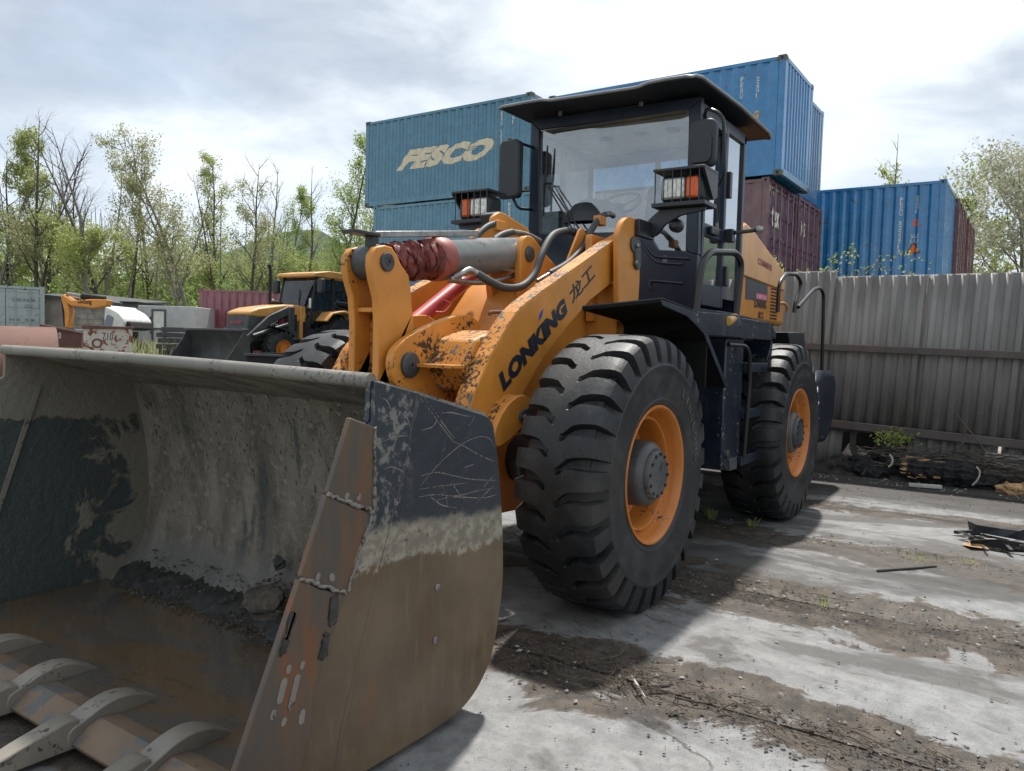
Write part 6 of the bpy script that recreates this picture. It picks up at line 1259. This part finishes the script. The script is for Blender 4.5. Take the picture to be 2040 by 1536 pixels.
def tree(base, H, seed, leafm, barkm, label, nleaf=5200, lsize=.13, spread=.30, leaf_lo=.15, bare=0.0, lean=0, forks=1, group='trees beyond the yard', up=.9, droop=0, nl=16, r0=None):
    rg = random.Random(seed); ng = np.random.default_rng(seed); root = empty('tree', base); tag(root, label, 'tree', group); b = MB(); tips = []
    r0 = r0 or H*.0085+.03
    def grow(p, d, L_, r, lvl):
        n = 5 if lvl < 2 else 3; P = [p.copy()]; dd = d.copy()
        for k in range(n):
            dd = (dd+Vector((rg.gauss(0, .10), rg.gauss(0, .10), .10*up if lvl > 0 else 0))+(Vector((0, 0, -droop*.14*k)) if lvl > 1 else Vector((0, 0, 0)))).normalized(); P.append(P[-1]+dd*(L_/n))
        b.tube(P, [r*((1-i/n)**.8*.93+.07) for i in range(n+1)], 6 if lvl == 0 else (5 if lvl == 1 else 3), False)
        if lvl >= 1:
            for k in range(2 if lvl == 1 else 1, n+1): tips.append((P[k], L_, lvl))
        if lvl >= 3: return
        m = (nl, 7, 4)[lvl]
        for i in range(m):
            t = (.26+.72*(i+rg.random())/m) if lvl == 0 else (.25+.75*(i+rg.random())/m); x = t*n; k = min(n-1, int(x)); q = P[k].lerp(P[k+1], x-k); a = rg.uniform(0, 6.283); dirk = (P[k+1]-P[k]).normalized(); s = dirk.orthogonal().normalized(); s2 = dirk.cross(s); el = rg.uniform(.5, .95)
            nd_ = (dirk*math.cos(el)+(s*math.cos(a)+s2*math.sin(a))*math.sin(el)).normalized()
            if lvl == 0: l = H*spread*(1.15-.75*t)*rg.uniform(.7, 1.25)
            else: l = L_*rg.uniform(.3, .55)
            grow(q, nd_, l, r*(1-.72*t)*(.55 if lvl == 0 else .5), lvl+1)
    for f_ in range(forks):
        a = rg.uniform(0, 6.28); grow(Vector((0, 0, -.1)), Vector((lean+(math.cos(a)*.16 if forks > 1 else rg.gauss(0, .03)), (math.sin(a)*.16 if forks > 1 else rg.gauss(0, .03)), 1)).normalized(), H*(1 if f_ == 0 else rg.uniform(.7, .95)), r0*(1 if f_ == 0 else .8), 0)
    b.build('trunk', barkm, root, smooth=50)
    T = [t for t in tips if t[0].z > H*leaf_lo and not (t[0].z > H*(1-bare))]
    if T and nleaf:
        idx = ng.integers(0, len(T), nleaf); c = np.array([T[i][0] for i in idx])+ng.normal(size=(nleaf, 3))*np.array([[.10*T[i][1]+.10] for i in idx]); q, f = leaf_quads(c, lsize, ng, .9); np_mesh('crown', q, f, leafm, root)
    return root
def tb(px, dist): p = far(px, 668, dist); return (p.x, p.y, terr(p.x, p.y)-.05)
def hpx(px, ytop, dist): return far(px, ytop, dist).z-.8
TT = [(-12, 52, 232, 'leaf_a', 1, 0, 'leafy spring tree cut by the left edge', 7000, .15), (60, 50, 236, 'leaf_c', 2, .42, 'tall tree with bare twin tops near the left edge, behind the grey container', 2600, .15), (92, 55, 250, 'leaf_c', 1, .45, 'thin bare topped tree right of the grey container', 2200, .15),
      (172, 46, 252, 'leaf_a', 1, .45, 'dark trunked tree with bare forked top above the garage', 2600, .15), (230, 48, 262, 'leaf_a', 2, .40, 'bare topped tree left of the charcoal shed', 2800, .15), (302, 56, 275, 'leaf_c', 1, .4, 'slim bare topped tree above the van body', 2200, .15),
      (378, 44, 258, 'leaf_c', 2, .0, 'tallest leafy tree, forked dark trunk left of the red container', 6200, .13), (420, 58, 300, 'leaf_a', 1, .0, 'leafy tree just right of the tall forked one', 4200, .14), (497, 48, 322, 'leaf_c', 1, .12, 'slender sparse tree above the red container', 2600, .12),
      (548, 55, 330, 'leaf_a', 1, .35, 'thin bare twigged tree left of the backhoe exhaust', 2200, .13), (668, 44, 285, 'leaf_b', 2, .0, 'bright green tree directly behind the backhoe cab', 6800, .13), (720, 52, 300, 'leaf_a', 1, .1, 'half hidden tree against the left edge of the container stack', 4200, .13), (600, 60, 360, 'leaf_b', 1, .0, 'low leafy tree behind the exhaust of the backhoe', 4600, .15)]
for i, (px, d, ytop, lm, fk, bare, lab, nlf, ls) in enumerate(TT):
    tree(tb(px, d), hpx(px, ytop, d), 100+i, M[lm], M['bark'] if i % 3 else M['barkgrey'], lab, int(nlf*1.7), ls*.52, .23, .12, bare, 0, fk)
ST = [(22, 54, 300, 'young bare stem at the left edge of the wood'), (128, 52, 285, 'thin bare stem between the grey container and the garage trees'), (150, 58, 300, 'slim leaning stem above the excavator arm'), (204, 52, 300, 'thin twiggy stem above the tipped lorry cab'), (265, 54, 290, 'thin twiggy stem above the charcoal shed'), (335, 54, 320, 'slim stem above the van body door'), (455, 52, 345, 'slender stem above the left part of the red container'), (525, 56, 350, 'slender stem above the middle of the red container'), (625, 52, 330, 'thin pale stem just right of the backhoe exhaust')]
for i, (px, d, ytop, lab) in enumerate(ST):
    tree(tb(px, d), hpx(px, ytop, d), 200+i, M['leaf_c' if i % 2 else 'leaf_a'], M['barkgrey'] if i % 2 else M['bark'], lab, 1500, .08, .2, .10, .5, rnd.uniform(-.06, .06), 1, up=1.3, nl=12, r0=.11)
# leafy wood behind the trunks: one mass
rg = np.random.default_rng(77); cs = []
for _ in range(330):
    px = rg.uniform(-120, 760); d = rg.uniform(54, 74); p = far(px, 660, d); hh = rg.uniform(3.0, 8.0)*(1.0+.12*math.sin(px*.02)); k = rg.integers(230, 360); w = rg.uniform(1.0, 2.2); z = rg.uniform(.1, 1, k)**.7*hh
    cs.append(np.stack([p.x+rg.normal(0, w, k)*(1.15-z/hh*.6), p.y+rg.normal(0, w, k)*(1.15-z/hh*.6), .7+z], 1))
q, f = leaf_quads(np.concatenate(cs), .13, rg); tag(np_mesh('undergrowth', q, f, M['leaf_d']), 'green leafy undergrowth filling the wood behind the far yard', 'undergrowth', kind='stuff')
rg2 = random.Random(9); b = MB()
for _ in range(60):
    px = rg2.uniform(-100, 740); d = rg2.uniform(50, 72); p = far(px, 660, d); b.tube([(p.x, p.y, .6), (p.x+rg2.gauss(0, .2), p.y+rg2.gauss(0, .2), 4), (p.x+rg2.gauss(0, .5), p.y+rg2.gauss(0, .5), rg2.uniform(7, 11))], [.09, .06, .02], 5)
tag(b.build('far_stems', M['barkgrey']), 'thin grey stems standing deep in the wood', 'stems', kind='stuff')
# trees at the right behind the containers
tree(tb(2032, 34), hpx(2032, 270, 34), 301, M['leaf_w'], M['barkgrey'], 'large pale willow at the right edge behind the fence', 9500, .085, .42, .30, 0, -.03, 2, 'trees behind the container row', .55, .9, 18)
for i, (px, d, yt, nlf, lab) in enumerate(((1735, 40, 318, 2400, 'small pale tree rising behind the blue warning triangle container'), (1808, 42, 322, 2600, 'yellow green tree top behind the right end of the blue container'), (1975, 44, 400, 3800, 'low yellow green tree left of the willow trunk'))):
    tree(tb(px, d), hpx(px, yt, d), 320+i, M['leaf_a'], M['bark'], lab, nlf, .11, .26, .2, 0, 0, 2, 'trees behind the container row')
tree(tb(1722, 38), hpx(1722, 255, 38), 340, M['leaf_a'], M['bark'], 'bare dark stem sticking up above the blue warning triangle container', 0, .1, .12, .2, 0, 0, 2, 'trees behind the container row', .9, 0, 6, .08)
# bramble on top of the fence in front of the containers
b = MB(); cc = []; rg = random.Random(12); ng = np.random.default_rng(12)
for k in range(22):
    y = rg.uniform(-.8, .95)**1; x = -7.6+rg.uniform(-.5, .4); P = [Vector((x, y, .2)), Vector((x, y, 1.6)), Vector((x+rg.gauss(0, .15), y+rg.gauss(0, .15), 2.35))]; a = rg.uniform(-.6, 1.2); top = rg.uniform(.25, .75)
    P.append(P[-1]+Vector((rg.gauss(0, .1), .12*a, top*.6))); P.append(P[-1]+Vector((rg.gauss(0, .1), .35*a, top*.25))); P.append(P[-1]+Vector((0, .35*a, -.08)))
    S_ = smoothpath(P, 4); b.tube(S_, [.007*(1-.7*i/len(S_)) for i in range(len(S_))], 4)
    for s in S_[8:]:
        for _ in range(4): cc.append(s+Vector((rg.gauss(0, .04), rg.gauss(0, .05), rg.gauss(0, .05))))
bush = empty('bramble_bush', (-7.6, .3, 0)); tag(bush, 'sparse bramble with small pale leaves poking over the fence top', 'bush'); o = b.build('stems', M['wood']); o.parent = bush; o.matrix_parent_inverse = Matrix.Translation((7.6, -.3, 0)); q, f = leaf_quads([tuple(c) for c in cc], .026, ng, 1.1); o = np_mesh('foliage', q, f, M['leaf_a'], bush); o.matrix_parent_inverse = Matrix.Translation((7.6, -.3, 0))
# far wooded hill
b = MB(); rows = []; n = 90
for j, (dist, hk) in enumerate(((260, 0), (300, .55), (360, 1.0), (460, .8), (600, 0))):
    for i in range(n+1):
        az = YAW+R(70)-R(140)*i/n; h = 34+12*math.sin(i*.17+1)+6*math.sin(i*.41)+2*math.sin(i*1.3)+1.2*math.sin(i*3.7)
        b.v.append((CAM[0]+dist*math.cos(az), CAM[1]+dist*math.sin(az), h*hk+.5))
b.f = [(j*(n+1)+i, j*(n+1)+i+1, (j+1)*(n+1)+i+1, (j+1)*(n+1)+i) for j in range(4) for i in range(n)]
tag(b.build('hill', M['hill'], smooth=80), kind='structure')
